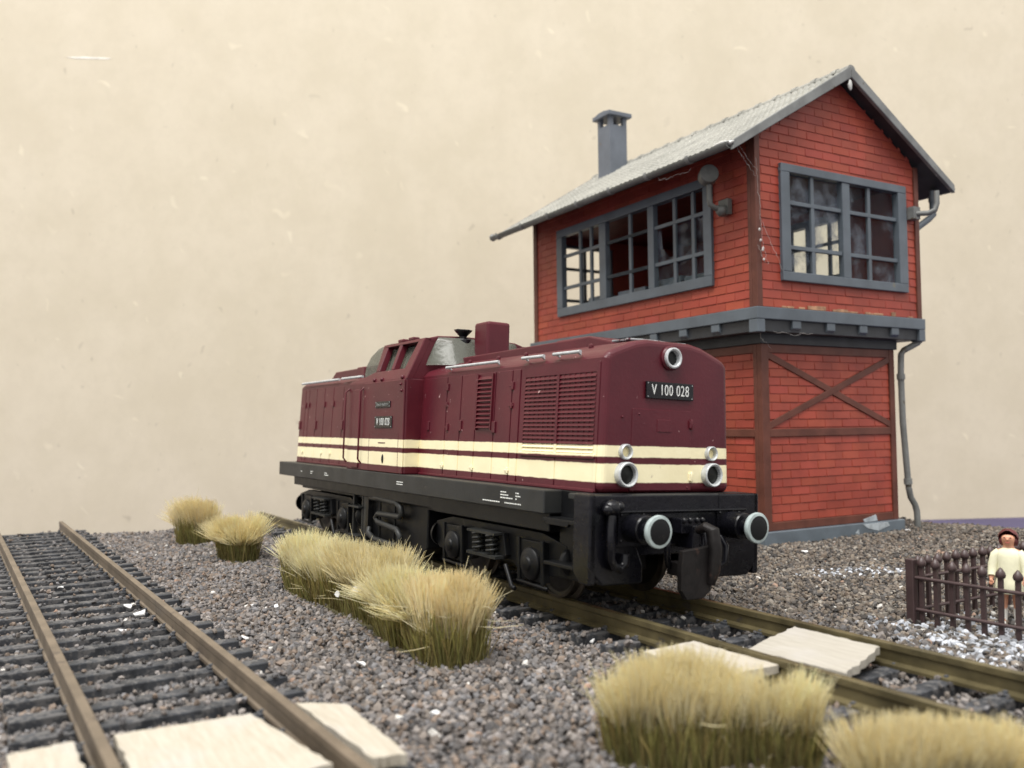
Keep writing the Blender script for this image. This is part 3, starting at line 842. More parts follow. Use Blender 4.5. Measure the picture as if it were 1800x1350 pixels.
g.build('buffer_beam', 'blackgloss', loco, bevel=.014)
for yy in (-.713, .713):
    g = MB()
    g.box(5.30, 5.34, yy - .185, yy + .185, .925 - .17, .925 + .17)
    for a in (-1, 1):
        for b in (-1, 1): g.ball((5.345, yy + a * .15, .925 + b * .135), .018, n=5)
    g.lathe([(.150, .03), (.150, .27), (.140, .285), (.095, .29), (.095, .44)], (5.30, yy, .925), (1, 0, 0), 28)
    o = g.build('buffer', 'blackgloss', loco)
    g = MB(); g.lathe([(.04, -.045), (.155, -.03), (.168, .0), (.168, .028), (.163, .034), (.134, .040)], (5.745, yy, .925), (1, 0, 0), 36)
    h = g.build('buffer_rim', mat('pale_buffer_rim_paint', (.34, .40, .40), .5, .4, var=.2, vs=9, wear=((.1, .1, .1), 8, .68)) if yy < 0 else bpy.data.materials['pale_buffer_rim_paint'], o)
    g = MB(); g.lathe([(.135, .0398), (.09, .046), (.04, .049), (.0005, .050)], (5.745, yy, .925), (1, 0, 0), 36); g.build('buffer_face', 'black', o)
# brake hose and cock at the left end
g = MB()
g.ball((5.33, -.98, 1.135), .10, n=8, sc_=(.9, 1.05, .9)); g.ball((5.36, -.90, 1.15), .055, n=6); g.ball((5.36, -1.06, 1.12), .06, n=6)
g.tube([(5.36, -1.0, 1.06), (5.375, -1.02, .90), (5.375, -1.02, .62), (5.38, -.98, .54), (5.38, -.90, .51), (5.38, -.84, .56), (5.38, -.83, .66)], .05, 10)
g.build('brake_hose', 'blackgloss', loco)
# coupling: tall rounded hook plate with slots, draw hook above
g = MB()
g.box(5.36, 5.73, -.24, -.10, .42, .56)
g.prism([(-.40, .72), (-.20, .74), (.0, .76), (.03, .52), (.0, .30), (-.12, .22), (-.34, .22), (-.42, .32), (-.42, .52)], 'x', 5.72, 5.79)
g.tube([(5.60, -.03, .90), (5.72, -.02, .95), (5.80, .0, .92), (5.82, .02, .74), (5.82, .01, .52), (5.80, -.02, .36)], [.04, .055, .07, .072, .066, .045], 12)
g.build('coupling', 'rust', loco, bevel=.02)
g = MB()
g.box(5.30, 5.5, -.16, .16, .86, 1.02); g.box(5.30, 5.56, -.05, .05, .70, .95)
for yy in (-.13, -.04, .06, .14): g.ball((5.5, yy, 1.0), .035, n=6, sc_=(1, .7, 1))
g.tube([(5.50, .02, .92), (5.56, .10, .86), (5.56, .12, .74), (5.52, .05, .66)], .035, 8)
g.build('draw_hook', 'blackgloss', loco, bevel=.01); g = MB()
g.tube([(5.36, -.30, .98), (5.46, -.32, .86), (5.46, -.32, .62), (5.40, -.24, .50)], .035, 8); g.build('air_hose', 'blackgloss', loco); g = MB()
g.tube([(5.36, .56, .80), (5.44, .57, .70), (5.44, .57, .52), (5.38, .5, .46)], .03, 8)
g.build('air_hose', 'blackgloss', loco)
# under-frame: tank, ladder, looped pipes
g = MB()
g.prism([(-1.05, .98), (-1.05, .18), (-.95, .12), (.95, .12), (1.12, .22), (1.12, .84), (1.32, .98)], 'y', -1.0, 1.0)
g.box(-1.95, -1.05, -.8, .8, .35, .98)
tank = g.build('fuel_tank', 'black', loco, bevel=.02)
for side in (-1, 1):
    yy = side * 1.08
    g = MB()
    g.tube([(-.80, yy, .83), (-.45, yy * 1.03, .84), (.25, yy * 1.03, .82), (.42, yy * 1.03, .76), (.46, yy * 1.03, .66), (.40, yy * 1.03, .62), (-.42, yy * 1.03, .60), (-.52, yy * 1.03, .53), (-.42, yy * 1.03, .47), (.30, yy * 1.03, .42), (.43, yy * 1.03, .33), (.40, yy * 1.03, .22), (.25, yy * 1.03, .17), (-.55, yy * 1.03, .19), (-.80, yy * 1.03, .26), (-.84, yy, .34)], .045, 10)
    g.build('cooling_pipe', 'sill', tank)
    g = MB()
    for xx in (-.42, .15): g.tube([(xx, yy, .84), (xx, yy, .18)], .02, 8)
    g.box(-.96, -.86, *sorted((side * 1.0, side * 1.10)), .2, .84)
    g.build('pipe_bracket', 'black', tank)
    g = MB()
    for xx in (-1.62, -1.22): g.box(xx - .03, xx + .03, *sorted((side * .98, side * 1.06)), .12, .84)
    for zz in (.14, .62): g.box(-1.65, -1.19, *sorted((side * .98, side * 1.14)), zz, zz + .035)
    g.box(-1.16, -1.02, *sorted((side * .98, side * 1.06)), .12, .86)
    g.build('ladder', 'sill', tank, bevel=.01)
# bogies stand upright on the rails
def bogie(xc):
    g = MB()
    g.box(-1.30, 1.30, -.40, .40, .28, .75); g.box(-.5, .5, -.9, .9, .35, .72)
    for s in (-1, 1):
        q = lambda a, b: sorted((s * a, s * b))
        g.prism([(-1.58, .70), (-1.62, .42), (-1.5, .34), (-.62, .28), (-.42, .40), (.42, .40), (.62, .28), (1.5, .34), (1.62, .42), (1.58, .70), (1.1, .80), (-1.1, .80)], 'y', *q(.86, .98))
        for ax in (-.96, .96):
            g.box(ax - .27, ax + .27, *q(.96, 1.045), .24, .70)
            for t in (-1, 1): g.box(ax + t * .25 - .03, ax + t * .25 + .03, *q(1.03, 1.07), .22, .72)
            g.lathe([(.19, 0), (.19, .04), (.15, .07), (.09, .075), (.085, .10), (.0005, .105)], (ax, s * 1.035, .44), (0, s, 0), 20)
            g.cyl((ax - .30, s * 1.05, .21), (ax + .34, s * 1.05, .19), .022, n=8)
        g.prism([(-.36, .72), (-.42, .46), (-.32, .40), (.32, .40), (.42, .46), (.36, .72)], 'y', *q(.96, 1.06))
        g.tube([(.42, s * 1.07, .36), (.56, s * 1.07, .12), (.64, s * 1.07, .10)], .03, 8)
        g.lathe([(.17, 0), (.17, .05), (.10, .09), (.0005, .10)], (-1.56, s * .9, .52), (-1, 0, 0), 18)
        g.lathe([(.17, 0), (.17, .05), (.10, .09), (.0005, .10)], (1.56, s * .9, .52), (1, 0, 0), 18)
    b = g.build('bogie', 'black', loco, bevel=.012)
    b.location = (xc, 0, 0); b.rotation_euler = (LEAN, 0, 0)
    for s in (-1, 1):
        g = MB()
        for cx_ in (-.17, .17):
            pts = [(cx_ + .075 * math.cos(t), s * 1.10 + .075 * math.sin(t), .46 + .24 * t / (2 * PI * 4)) for t in np.linspace(0, 2 * PI * 4, 72)]
            g.tube(pts, .017, 6)
            g.cyl((cx_, s * 1.10, .44), (cx_, s * 1.10, .70), .03, n=8)
        g.box(-.36, .36, *sorted((s * 1.04, s * 1.18)), .415, .45); g.box(-.34, .34, *sorted((s * 1.04, s * 1.18)), .70, .73)
        g.build('spring', 'sill', b)
    for ax in (-.96, .96):
        g = MB()
        for s in (-1, 1):
            g.lathe([(.0005, .05), (.12, .05), (.30, .01), (.34, .01), (.40, .03)], (ax, s * .66, .415), (0, s, 0), 36)
            g.lathe([(.40, -.05), (.0005, -.05)], (ax, s * .66, .415), (0, s, 0), 36)
        g.cyl((ax, -.9, .415), (ax, .9, .415), .05)
        wh = g.build('wheelset', 'wheel', b)
        for s in (-1, 1):
            g = MB()
            g.lathe([(.38, .045), (.41, .045), (.415, .04), (.415, -.045), (.47, -.06), (.47, -.09), (.38, -.09)], (ax, s * .655, .418), (0, s, 0), 40)
            g.build('tyre', 'tyre', wh)
    return b
bogie(3.0)
bogie(-3.0)

# ------------------------------------------------------------------ signal box
sb = thing('signal_box', 'red brick model signal box with grey roof, brown timber framing and overhanging upper floor', 'building', (BL['x'], BL['y'], 0), (0, 0, BL['rot']))
# local: -x runs back along the side wall, +y runs along the gable to the right
def bricks(tf_face, L_, Rr, z0, z1, rows, blen, holes=(), depth=.0135, th=.10, red='brick', parent=None, name='brick_wall', right_slope=None):
    """tf_face(s, z, d): s along the wall, d outwards. L_/Rr give the wall limits at a height."""
    g = MB(lambda s, z, d: tf_face(s, z, d))
    h = (z1 - z0) / rows
    def col():
        q = R.uniform(.90, 1.08); return (q, q * R.uniform(.93, 1.08), q * R.uniform(.93, 1.08))
    for r_ in range(rows):
        a0 = z0 + r_ * h; a1 = a0 + h
        ivs = [(L_(a0), Rr(a0), L_(a1), Rr(a1))]
        cuts = sorted([hh for hh in holes if hh[2] < a1 - .06 and hh[3] > a0 + .06])
        segs = []
        l0, r0, l1, r1 = ivs[0]
        if r0 - l0 < .05: continue
        cur = None
        left = ('w', l0, l1)
        for hh in cuts:
            segs.append((left[1], left[2], hh[0], hh[0])); left = ('h', hh[1], hh[1])
        segs.append((left[1], left[2], r0, r1))
        for (sl0, sl1, sr0, sr1) in segs:
            if sr0 - sl0 < .02: continue
            # slab behind the bricks
            if sr1 - sl1 < .01: sr1 = sl1 = (sl1 + sr1) / 2; sr1 += .005
            g.hexa([(sl0, a0, -th), (sr0, a0, -th), (sr1, a1, -th), (sl1, a1, -th), (sl0, a0, 0), (sr0, a0, 0), (sr1, a1, 0), (sl1, a1, 0)], col=(.86, .84, .84))
            off = (r_ % 2) * .5 * blen + R.uniform(-.03, .03)
            k0 = math.floor((min(sl0, sl1) - off) / blen)
            k1 = math.ceil((max(sr0, sr1) - off) / blen)
            for k_ in range(k0, k1):
                b0 = off + k_ * blen + .006; b1 = off + (k_ + 1) * blen - .006
                p0, p1 = max(b0, sl0 + .004), min(b1, sr0 - .004)
                q0, q1 = max(b0, sl1 + .004), min(b1, sr1 - .004)
                if p1 - p0 < .03: continue
                if q1 - q0 < .01: q0 = q1 = min(max((q0 + q1) / 2, p0), p1); q1 += .004
                zb, zt_ = a0 + .009, a1 - .003
                dj = R.uniform(-.004, .004)
                db, dt = depth + dj, depth * .30 + dj * .5
                e = .007
                vs = [(p0, zb, 0), (p1, zb, 0), (q1, zt_, 0), (q0, zt_, 0), (p0 + e, zb + e, db), (p1 - e, zb + e, db), (max(q1 - e, q0 + .001), zt_ - e, dt), (min(q0 + e, q1), zt_ - e, dt)]
                g.add(vs, [(4, 5, 6, 7), (0, 1, 5, 4), (1, 2, 6, 5), (2, 3, 7, 6), (3, 0, 4, 7)], col=col())
    return g.build(name, red, parent, recalc=False)
fx = lambda x0: (lambda s, z, d: (x0 + d, s, z))          # gable face, looks to +x
fxb = lambda x0: (lambda s, z, d: (x0 - d, s, z))         # rear face
fy = lambda y0: (lambda s, z, d: (-s, y0 - d, z))         # long side, s runs to the rear
fyb = lambda y0: (lambda s, z, d: (-s, y0 + d, z))
LW, LLEN = 3.86, 7.2
# plinth
g = MB(); g.box(-LLEN - .1, .10, -.10, LW + .10, -.45, -.04)
g.build('plinth', 'plinth', sb, bevel=.015)
zl0, zl1 = .12, 3.38
bricks(fx(-.03), lambda z: .16, lambda z: LW - .12, zl0, zl1, 20, .50, parent=sb, name='lower_wall')
bricks(fy(.03), lambda z: .10, lambda z: LLEN - .1, zl0, zl1, 20, .50, parent=sb, name='lower_wall')
bricks(fyb(LW - .03), lambda z: .10, lambda z: LLEN - .1, zl0, zl1, 20, .50, parent=sb, name='lower_wall')
g = MB(); g.box(-LLEN, -LLEN + .1, .05, LW - .05, -.04, 3.5); g.build('rear_wall', 'brick', sb)
def beam(name, *bx, m='timber', bv=.012):
    g = MB()
    for b in bx: g.box(*b)
    return g.build(name, m, sb, bevel=bv)
for (xa, xb, ya, yb) in ((-.20, .012, -.012, .0), ):
    pass
# corner posts in L section, beams on both visible sides
beam('corner_post', (-.10, .015, -.015, .185, -.039, 3.53), (-.20, -.098, -.016, .10, -.039, 3.53))
beam('corner_post', (-.10, .015, LW - .145, LW + .015, -.039, 3.53))
beam('corner_post', (-LLEN, -LLEN + .2, -.015, .1, -.039, 3.53))
for z0, z1, nm in ((-.038, .125, 'floor_beam'), (1.745, 1.90, 'middle_beam'), (3.36, 3.53, 'top_beam')):
    beam(nm, (-.10, .008, .186, LW - .146, z0, z1))
    beam(nm, (-LLEN + .2, -.202, -.009, .10, z0, z1))
def brace(y0, z0, y1, z1, d0, d1, w=.065):
    d = Vector((y1 - y0, z1 - z0)).normalized(); n_ = Vector((-d.y, d.x)) * w
    g = MB(); g.prism([(y0 + n_.x, z0 + n_.y), (y1 + n_.x, z1 + n_.y), (y1 - n_.x, z1 - n_.y), (y0 - n_.x, z0 - n_.y)], 'x', d0, d1)
    g.build('diagonal_brace', 'timber', sb, bevel=.01)
brace(.16, 1.95, LW - .12, 3.33, -.06, .006)
brace(.16, 3.33, LW - .12, 1.95, -.061, .003)
# cantilever floor
PX0, PX1, PY0, PY1 = -7.75, .40, -.47, 4.42
g = MB(); g.box(PX0, PX1, PY0, PY1, 3.945, 4.175); g.build('floor_slab', 'grey', sb, bevel=.015)
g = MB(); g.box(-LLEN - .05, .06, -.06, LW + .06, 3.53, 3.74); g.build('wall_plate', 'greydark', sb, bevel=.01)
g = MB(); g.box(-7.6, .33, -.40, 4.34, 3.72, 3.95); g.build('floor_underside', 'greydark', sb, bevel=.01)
for yy in (.57, 1.52, 2.47, 3.45):
    g = MB(); g.prism([(-.02, 3.946), (.385, 3.946), (.385, 3.80), (.30, 3.73), (-.02, 3.73)], 'y', yy - .115, yy + .115); g.build('joist', 'grey', sb, bevel=.012)
for xx in (-.75, -1.7, -2.65, -3.6, -4.55, -5.5, -6.45):
    g = MB(); g.prism([(.1, 3.946), (-.455, 3.946), (-.455, 3.80), (-.37, 3.73), (.1, 3.73)], 'x', xx - .115, xx + .115); g.build('joist', 'grey', sb, bevel=.012)
for yy in (PY0 + .10, PY1 - .10):
    g = MB(); g.box(.16, .395, yy - .095, yy + .095, 3.70, 3.946); g.build('joist', 'grey', sb, bevel=.015)
# upper storey
UX, UX1, UY0, UY1 = .35, -7.60, -.41, 4.36
ZU0 = 4.176
RIDGE_Y = (UY0 + UY1) / 2; SL = math.tan(math.radians(31.6)); ZR = 9.02       # roof top at the ridge
roof_z = lambda y: ZR - SL * abs(y - RIDGE_Y)                                  # upper surface
und = lambda y: roof_z(y) - .16
zr_l = lambda z: max(UY0 + .10, RIDGE_Y - (ZR - .16 - z) / SL)
zr_r = lambda z: min(UY1 - .10, RIDGE_Y + (ZR - .16 - z) / SL)
GW = (.36, 3.76, 4.80, 6.86)      # gable window opening
bricks(fx(UX - .03), zr_l, zr_r, ZU0, 8.86, 28, .50, holes=[GW], parent=sb, name='gable_wall')
SW = (.92, 6.29, 4.83, 6.80)      # side window opening (distance from the local origin to the rear)
bricks(fy(UY0 + .03), lambda z: -UX + .10, lambda z: -UX1 - .10, ZU0, 7.38, 19, .50, holes=[SW], parent=sb, name='side_wall')
bricks(fyb(UY1 - .03), lambda z: -UX + .10, lambda z: -UX1 - .10, ZU0, 7.38, 19, .50, holes=[(1.35, 3.7, 4.83, 6.8)], parent=sb, name='side_wall')
bricks(fxb(UX1 + .03), zr_l, zr_r, ZU0, 8.86, 28, .50, holes=[(.3, 2.1, 4.8, 6.86)], parent=sb, name='gable_wall')
beam('corner_post', (UX - .12, UX + .012, UY0 - .012, UY0 + .125, ZU0, 7.42), (UX - .20, UX - .118, UY0 - .013, UY0 + .09, ZU0, 7.40))
beam('corner_post', (UX - .12, UX + .012, UY1 - .125, UY1 + .012, ZU0, 7.42))
beam('corner_post', (UX1 - .012, UX1 + .16, UY0 - .012, UY0 + .10, ZU0, 7.42))
beam('corner_post', (UX1 - .012, UX1 + .12, UY1 - .12, UY1 + .012, ZU0, 7.42))
def window(tf, s0, s1, z0, z1, inner, verts, hors, mull, d=.055, parent=sb, name='window', back=-.10):
    """frame casing with mullions (thing part) and thin glazing bars (sub-part)"""
    g = MB(lambda a, b, c_: tf(a, b, c_))
    i0, i1, j0, j1 = inner
    for (a, b, c_, e) in ((s0, s1, z0, j0), (s0, s1, j1, z1), (s0, i0, j0, j1), (i1, s1, j0, j1)):
        vs = [(p, q, r_) for p in (a, b) for q in (c_, e) for r_ in (back, d)]
        g.add(vs, [(0, 1, 3, 2), (4, 6, 7, 5), (0, 4, 5, 1), (2, 3, 7, 6), (0, 2, 6, 4), (1, 5, 7, 3)])
    for (a, b) in mull:
        vs = [(p, q, r_) for p in (a, b) for q in (j0, j1) for r_ in (back, d - .02)]
        g.add(vs, [(0, 1, 3, 2), (4, 6, 7, 5), (0, 4, 5, 1), (2, 3, 7, 6), (0, 2, 6, 4), (1, 5, 7, 3)])
    o = g.build(name, 'grey', parent, bevel=.012)
    g = MB(lambda a, b, c_: tf(a, b, c_))
    for a in verts:
        vs = [(p, q, r_) for p in (a - .045, a + .045) for q in (j0, j1) for r_ in (-.06, .0)]
        g.add(vs, [(0, 1, 3, 2), (4, 6, 7, 5), (0, 4, 5, 1), (2, 3, 7, 6), (0, 2, 6, 4), (1, 5, 7, 3)])
    for b in hors:
        for (a0, a1) in zip([i0] + [m_[1] for m_ in mull], [m_[0] for m_ in mull] + [i1]):
            vs = [(p, q, r_) for p in (a0, a1) for q in (b - .04, b + .04) for r_ in (-.055, .004)]
            g.add(vs, [(0, 1, 3, 2), (4, 6, 7, 5), (0, 4, 5, 1), (2, 3, 7, 6), (0, 2, 6, 4), (1, 5, 7, 3)])
    g.build('glazing_bar', 'grey', o, bevel=.008)
    return o
tg = fx(UX)
gwn = window(tg, .22, 3.90, 4.70, 6.95, (.45, 3.64, 4.88, 6.79), [1.12, 2.78], [6.22, 5.36], [(1.94, 2.16)])
ts = fy(UY0)
swn = window(ts, .80, 6.41, 4.72, 6.91, (1.02, 6.17, 4.93, 6.72), [5.44, 4.98, 3.46, 1.95, 1.38], [6.22, 5.42], [(4.34, 4.60), (2.59, 2.79)])
window(fyb(UY1), 1.25, 3.8, 4.72, 6.91, (1.45, 3.6, 4.93, 6.72), [1.95, 3.1], [6.22, 5.42], [(2.42, 2.62)])
window(fxb(UX1), .18, 2.22, 4.70, 6.95, (.38, 2.02, 4.88, 6.79), [1.2], [6.22, 5.36], [])
g = MB()
for a, b in ((.45, 1.95), (2.15, 3.64)): g.box(UX - .075, UX - .065, a, b, 4.87, 6.80)
g.build('window_pane', 'pane', gwn)
g = MB(); g.prism([(-1.0, 4.92), (-2.6, 4.92), (-2.6, 6.1), (-2.45, 6.2), (-2.42, 5.75), (-2.2, 5.55), (-2.0, 5.5), (-1.9, 6.15), (-1.0, 6.2)], 'y', UY0 + .07, UY0 + .078)
g.build('broken_pane', 'pane', swn)
# inside
g = MB(); g.box(UX1 + .15, UX - .15, UY0 + .15, UY1 - .15, 7.05, 7.12); g.build('ceiling', 'interior', sb)
g = MB(); g.box(UX1 + .15, UX - .15, UY0 + .15, UY1 - .15, ZU0, ZU0 + .08); g.build('inner_floor', 'greydark', sb)
g = MB()
for a, b in ((-1.9, -1.1), (-3.0, -2.0), (-4.2, -3.2), (-5.4, -4.7)): g.box(a, b, UY0 + .2, UY0 + .55, 4.4, 5.12 + R.uniform(-.05, .08))
g.build('control_desk', 'grey', sb, bevel=.02)
g = MB(); g.box(-2.6, -2.2, 1.3, 1.7, ZU0 + .08, 4.75); g.box(-2.6, -2.54, 1.3, 1.7, 4.75, 5.45)
g.build('chair', 'orange', sb, bevel=.03)

# roof
RX0, RX1 = -8.05, .64
EY0, EY1 = UY0 - .80, UY1 + .80
def roof_slope(sgn):
    rows = 17; ribs = 56; per = 6; sub = 4
    Ls = (RIDGE_Y - EY0)
    nu, nv = ribs * per, rows * sub
    xs = np.linspace(RX0, RX1, nu + 1)
    vs = []
    ph = NR.uniform(-.004, .004, (rows, ribs + 2))
    for j in range(nv + 1):
        t = j / nv; y_ = RIDGE_Y + sgn * Ls * t
        rr_ = min(j // sub, rows - 1); fr = (j - rr_ * sub) / sub
        for i, xx in enumerate(xs):
            rib = abs(math.sin(PI * i / per)) ** .7
            z_ = ZR - SL * Ls * t + .034 * rib + .045 * fr + ph[rr_, i // per] - .02
            vs.append((xx, y_, z_))
    fs = [(j * (nu + 1) + i, j * (nu + 1) + i + 1, (j + 1) * (nu + 1) + i + 1, (j + 1) * (nu + 1) + i) for j in range(nv) for i in range(nu)]
    if sgn > 0: fs = [f for f in fs]
    else: fs = [f[::-1] for f in fs]
    g = MB(); g.add(vs, fs)
    # underside board
    o = g.build('roof_slope', 'roof', sb, recalc=False)
    g = MB()
    y1_ = RIDGE_Y + sgn * Ls
    za = ZR - .03; zb_ = ZR - SL * Ls - .03
    g.prism([(RIDGE_Y, za), (y1_, zb_), (y1_, zb_ - .08), (RIDGE_Y, za - .10)], 'x', RX0 + .01, RX1 - .01)
    g.build('roof_underside', 'greydark', o)
    # verge boards
    for xx in (RX0 - .01, RX1 - .06):
        g = MB(); g.prism([(RIDGE_Y + sgn * .004, ZR + .045), (y1_ + sgn * .03, zb_ + .055), (y1_ + sgn * .03, zb_ - .12), (RIDGE_Y + sgn * .004, za - .165)], 'x', xx, xx + .085)
        g.build('verge_board', 'greylight', o, bevel=.015)
    return o, y1_, zb_
o1, yL_, zE = roof_slope(-1)
o2, yR_, _ = roof_slope(1)
# ridge tiles
g = MB()
xx = RX0 - .02
while xx < RX1 - .1:
    e = min(xx + .52, RX1 + .02)
    for (a, b, r_) in ((xx, xx + .12, .112), (xx + .12, e, .092)):
        n_ = 9
        pr = [(RIDGE_Y + 1.25 * r_ * math.cos(t), ZR + .015 - .05 + r_ * 1.05 * math.sin(t)) for t in np.linspace(0, PI, n_)]
        g.prism(pr, 'x', a, min(b, RX1 + .02))
    xx += .52
g.build('ridge_tiles', 'roof', sb)
# gutters with straps
for sgn, y1_ in ((-1, yL_), (1, yR_)):
    g = MB(); yc_ = y1_ + sgn * .055; zc = zE + .01
    outer = [(yc_ + .095 * math.cos(t), zc + .095 * math.sin(t)) for t in np.linspace(PI, 2 * PI, 12)]
    inner = [(yc_ + .075 * math.cos(t), zc + .075 * math.sin(t)) for t in np.linspace(2 * PI, PI, 12)]
    g.prism(outer + inner, 'x', RX0 - .22, RX1 - .05)
    gut = g.build('gutter', 'gutter', sb)
    g = MB()
    for xx in np.linspace(RX0 + .1, RX1 - 1.1, 7):
        ro = [(yc_ + .108 * math.cos(t), zc + .108 * math.sin(t)) for t in np.linspace(PI * .9, 2 * PI * 1.05, 12)]
        ri = [(yc_ + .092 * math.cos(t), zc + .092 * math.sin(t)) for t in np.linspace(2 * PI * 1.05, PI * .9, 12)]
        g.prism(ro + ri, 'x', xx - .04, xx + .04)
    g.ball((RX0 - .24, yc_, zc - .01), .10, n=7, sc_=(.7, 1, 1))
    g.build('gutter_strap', 'greylight', gut)
# glue on the eaves corner and blobs
def blob(o, r_, sc_, m='glue', parent=sb, name='glue_blob'):
    g = MB(); g.ball((0, 0, 0), r_, n=9, sc_=sc_)
    g.v = [(a * (1 + .3 * math.sin(7 * b / r_ + c_)), b * (1 + .25 * math.sin(5 * c_ / r_)), c_ * (1 + .25 * math.sin(6 * a / r_))) for a, b, c_ in g.v]
    ob = g.build(name, m, parent); ob.location = o; return ob
blob((RX1 + .01, RIDGE_Y - .05, 8.66), .06, (.6, .8, 1.6))
blob((RX1 - .02, RIDGE_Y - .04, 8.84), .038, (.5, .6, 2.0))
blob((RX1 - .05, UY1 + .32, 7.32), .085, (.7, .9, 1.0))
blob((RX1 - .22, yL_ - .06, zE + .015), .09, (2.6, .9, .7))
blob((RX1 - .04, yL_ + .05, zE + .02), .07, (.8, 1.2, .8))
blob((-7.9, 1.2, roof_z(1.2) + .0), .04, (1.2, 1.2, 1))
# chimney
g = MB()
cx0, cx1, cy0, cy1 = -6.98, -6.42, 1.28, 1.84
g.box(cx0, cx1, cy0, cy1, 8.3, 9.98)
for (a, b) in ((cx0, cy0), (cx0, cy1 - .12), (cx1 - .12, cy0), (cx1 - .12, cy1 - .12)): g.box(a, a + .12, b, b + .12, 9.97, 10.20)
ch = g.build('chimney', 'chimney', sb, bevel=.012)
g = MB(); g.box(cx0 - .10, cx1 + .10, cy0 - .10, cy1 + .10, 10.195, 10.31); g.prism([(cx0 - .08, 10.309), (cx1 + .08, 10.309), ((cx0 + cx1) / 2 + .1, 10.36), ((cx0 + cx1) / 2 - .1, 10.36)], 'y', cy0 - .08, cy1 + .08)
g.build('chimney_cap', 'chimney', ch, bevel=.015)
# wall lamp on the long side
g = MB()
g.box(-.50, -.24, UY0 - .12, UY0 - .02, 6.02, 6.32); g.ball((-.37, UY0 - .17, 6.10), .11, n=8)
g.tube([(-.37, UY0 - .14, 6.16), (-.40, UY0 - .30, 6.14), (-.42, UY0 - .40, 6.20), (-.42, UY0 - .42, 6.32), (-.42, UY0 - .42, 6.62)], .055, 10)
lampo = g.build('wall_lamp', 'gutter', sb)
g = MB(); g.lathe([(.0005, -.12), (.170, -.12), (.182, -.10), (.182, .10), (.170, .12), (.03, .125), (.0005, .12)], (-.42, UY0 - .44, 6.76), (.86, -.50, .12), 28)
g.build('lamp_head', 'gutter', lampo)
g = MB()
g.box(UX, UX + .16, 3.98, 4.20, 6.26, 6.52)
g.tube([(UX + .12, 4.10, 6.38), (UX + .32, 4.22, 6.36), (UX + .42, 4.32, 6.42), (UX + .44, 4.36, 6.56), (UX + .44, 4.36, 6.82)], .055, 10)
g.build('lamp_bracket', 'greylight', sb)
# downpipes
g = MB(); g.tube([(UX - .08, yR_ - .18, 7.02), (UX - .08, yR_ - .18, 6.48), (UX - .11, yR_ - .28, 6.40), (UX - .14, UY1 + .10, 6.14), (UX - .16, UY1 + .06, 6.0), (UX - .18, UY1 + .07, 4.2)], .07, 12)
g.tube([(UX - .08, yR_ - .18, 6.78), (UX - .08, yR_ - .18, 6.9)], .085, 12)
g.build('upper_downpipe', 'grey', sb)
g = MB(); g.tube([(.25, 4.43, 3.74), (.24, 4.36, 3.68), (.10, 4.08, 3.52), (.07, 4.03, 3.44), (.05, 4.03, 3.0), (.05, 4.05, 2.0), (.05, 4.17, .62), (.06, 4.22, .40), (.07, 4.34, .24), (.08, 4.38, .10), (.08, 4.40, -.33)], .064, 12)
g.cyl((.05, 4.03, 3.02), (.05, 4.035, 2.9), .085); g.cyl((.05, 4.155, .8), (.05, 4.165, .68), .085)
g.build('lower_downpipe', 'greylight', sb)
# cobweb strands down the near corner
g = MB()
def strand(a, b, n_=14, w=.018, r_=.0020):
    a, b = Vector(a), Vector(b); pts = []
    for i in range(n_ + 1):
        t = i / n_; pts.append(a.lerp(b, t) + Vector((R.uniform(-w, w), R.uniform(-w, w), R.uniform(-w, w) - .10 * math.sin(PI * t) * w * 10)))
    g = MB(); g.tube(pts, [r_ * R.uniform(.6, 1.6) for _ in pts], 5); g.build('cobweb', 'web', sb)
ax_ = UX + .06
strand((RX1 - .05, yL_ + .1, zE - .02), (ax_, UY0 - .03, 6.6)); strand((RX1 - .2, yL_ + .3, zE + .1), (ax_, UY0 - .02, 6.7))
strand((ax_, UY0 - .03, 6.95), (ax_, UY0 + .10, 5.4), 22); strand((ax_, UY0 + .10, 5.4), (ax_ + .02, UY0 + .22, 4.95)); strand((ax_, UY0 + .02, 5.9), (ax_ + .06, UY0 + .55, 4.86), 18)
strand((ax_, UY0 - .02, 5.3), (ax_, UY0 + .15, 5.0)); strand((-1.4, UY0 - .85, 6.87), (-.5, UY0 - .80, 6.85), 18, .03)
strand((ax_ + .05, -.1, 3.72), (ax_ + .05, .9, 3.70), 14, .03); strand((.3, -.4, 3.75), (.05, .2, 3.45), 12, .03)
for i in range(10):
    t = R.random()
    b_ = blob((ax_ + R.uniform(-.01, .02), UY0 + .02 + .13 * t + R.uniform(-.03, .03), 5.65 - .75 * t), .018, (1, 1.2, 1.4), 'web', name='web_fluff') if i < 5 else None
# bleached glue streaks along the foot of the gable wall and plinth scuffs
g = MB()
for i in range(15):
    a = .05 + R.random() * 3.9; l_ = R.uniform(.08, .32)
    g = MB(); g.box(UX - .02, UX + .002 + R.uniform(0, .004), a, a + l_, ZU0 + .01, ZU0 + R.uniform(.03, .10))
    g.build('glue_streak', M['yglue'], sb, bevel=.004)
g = MB(); g.prism([(2.62, -.06), (3.4, -.06), (3.46, -.14), (3.1, -.22), (2.8, -.16)], 'x', .09, .106); g.prism([(2.75, .02), (3.15, .10), (3.2, -.03), (2.8, -.04)], 'x', .0, .016); g.prism([(2.4, -.22), (2.5, -.15), (2.52, -.27)], 'x', .09, .105)
g.build('glue_smear', mat('whitish_glue_smear', (.36, .40, .43), .35, .5, var=.25, vs=5, bump=.3), sb, bevel=.005)

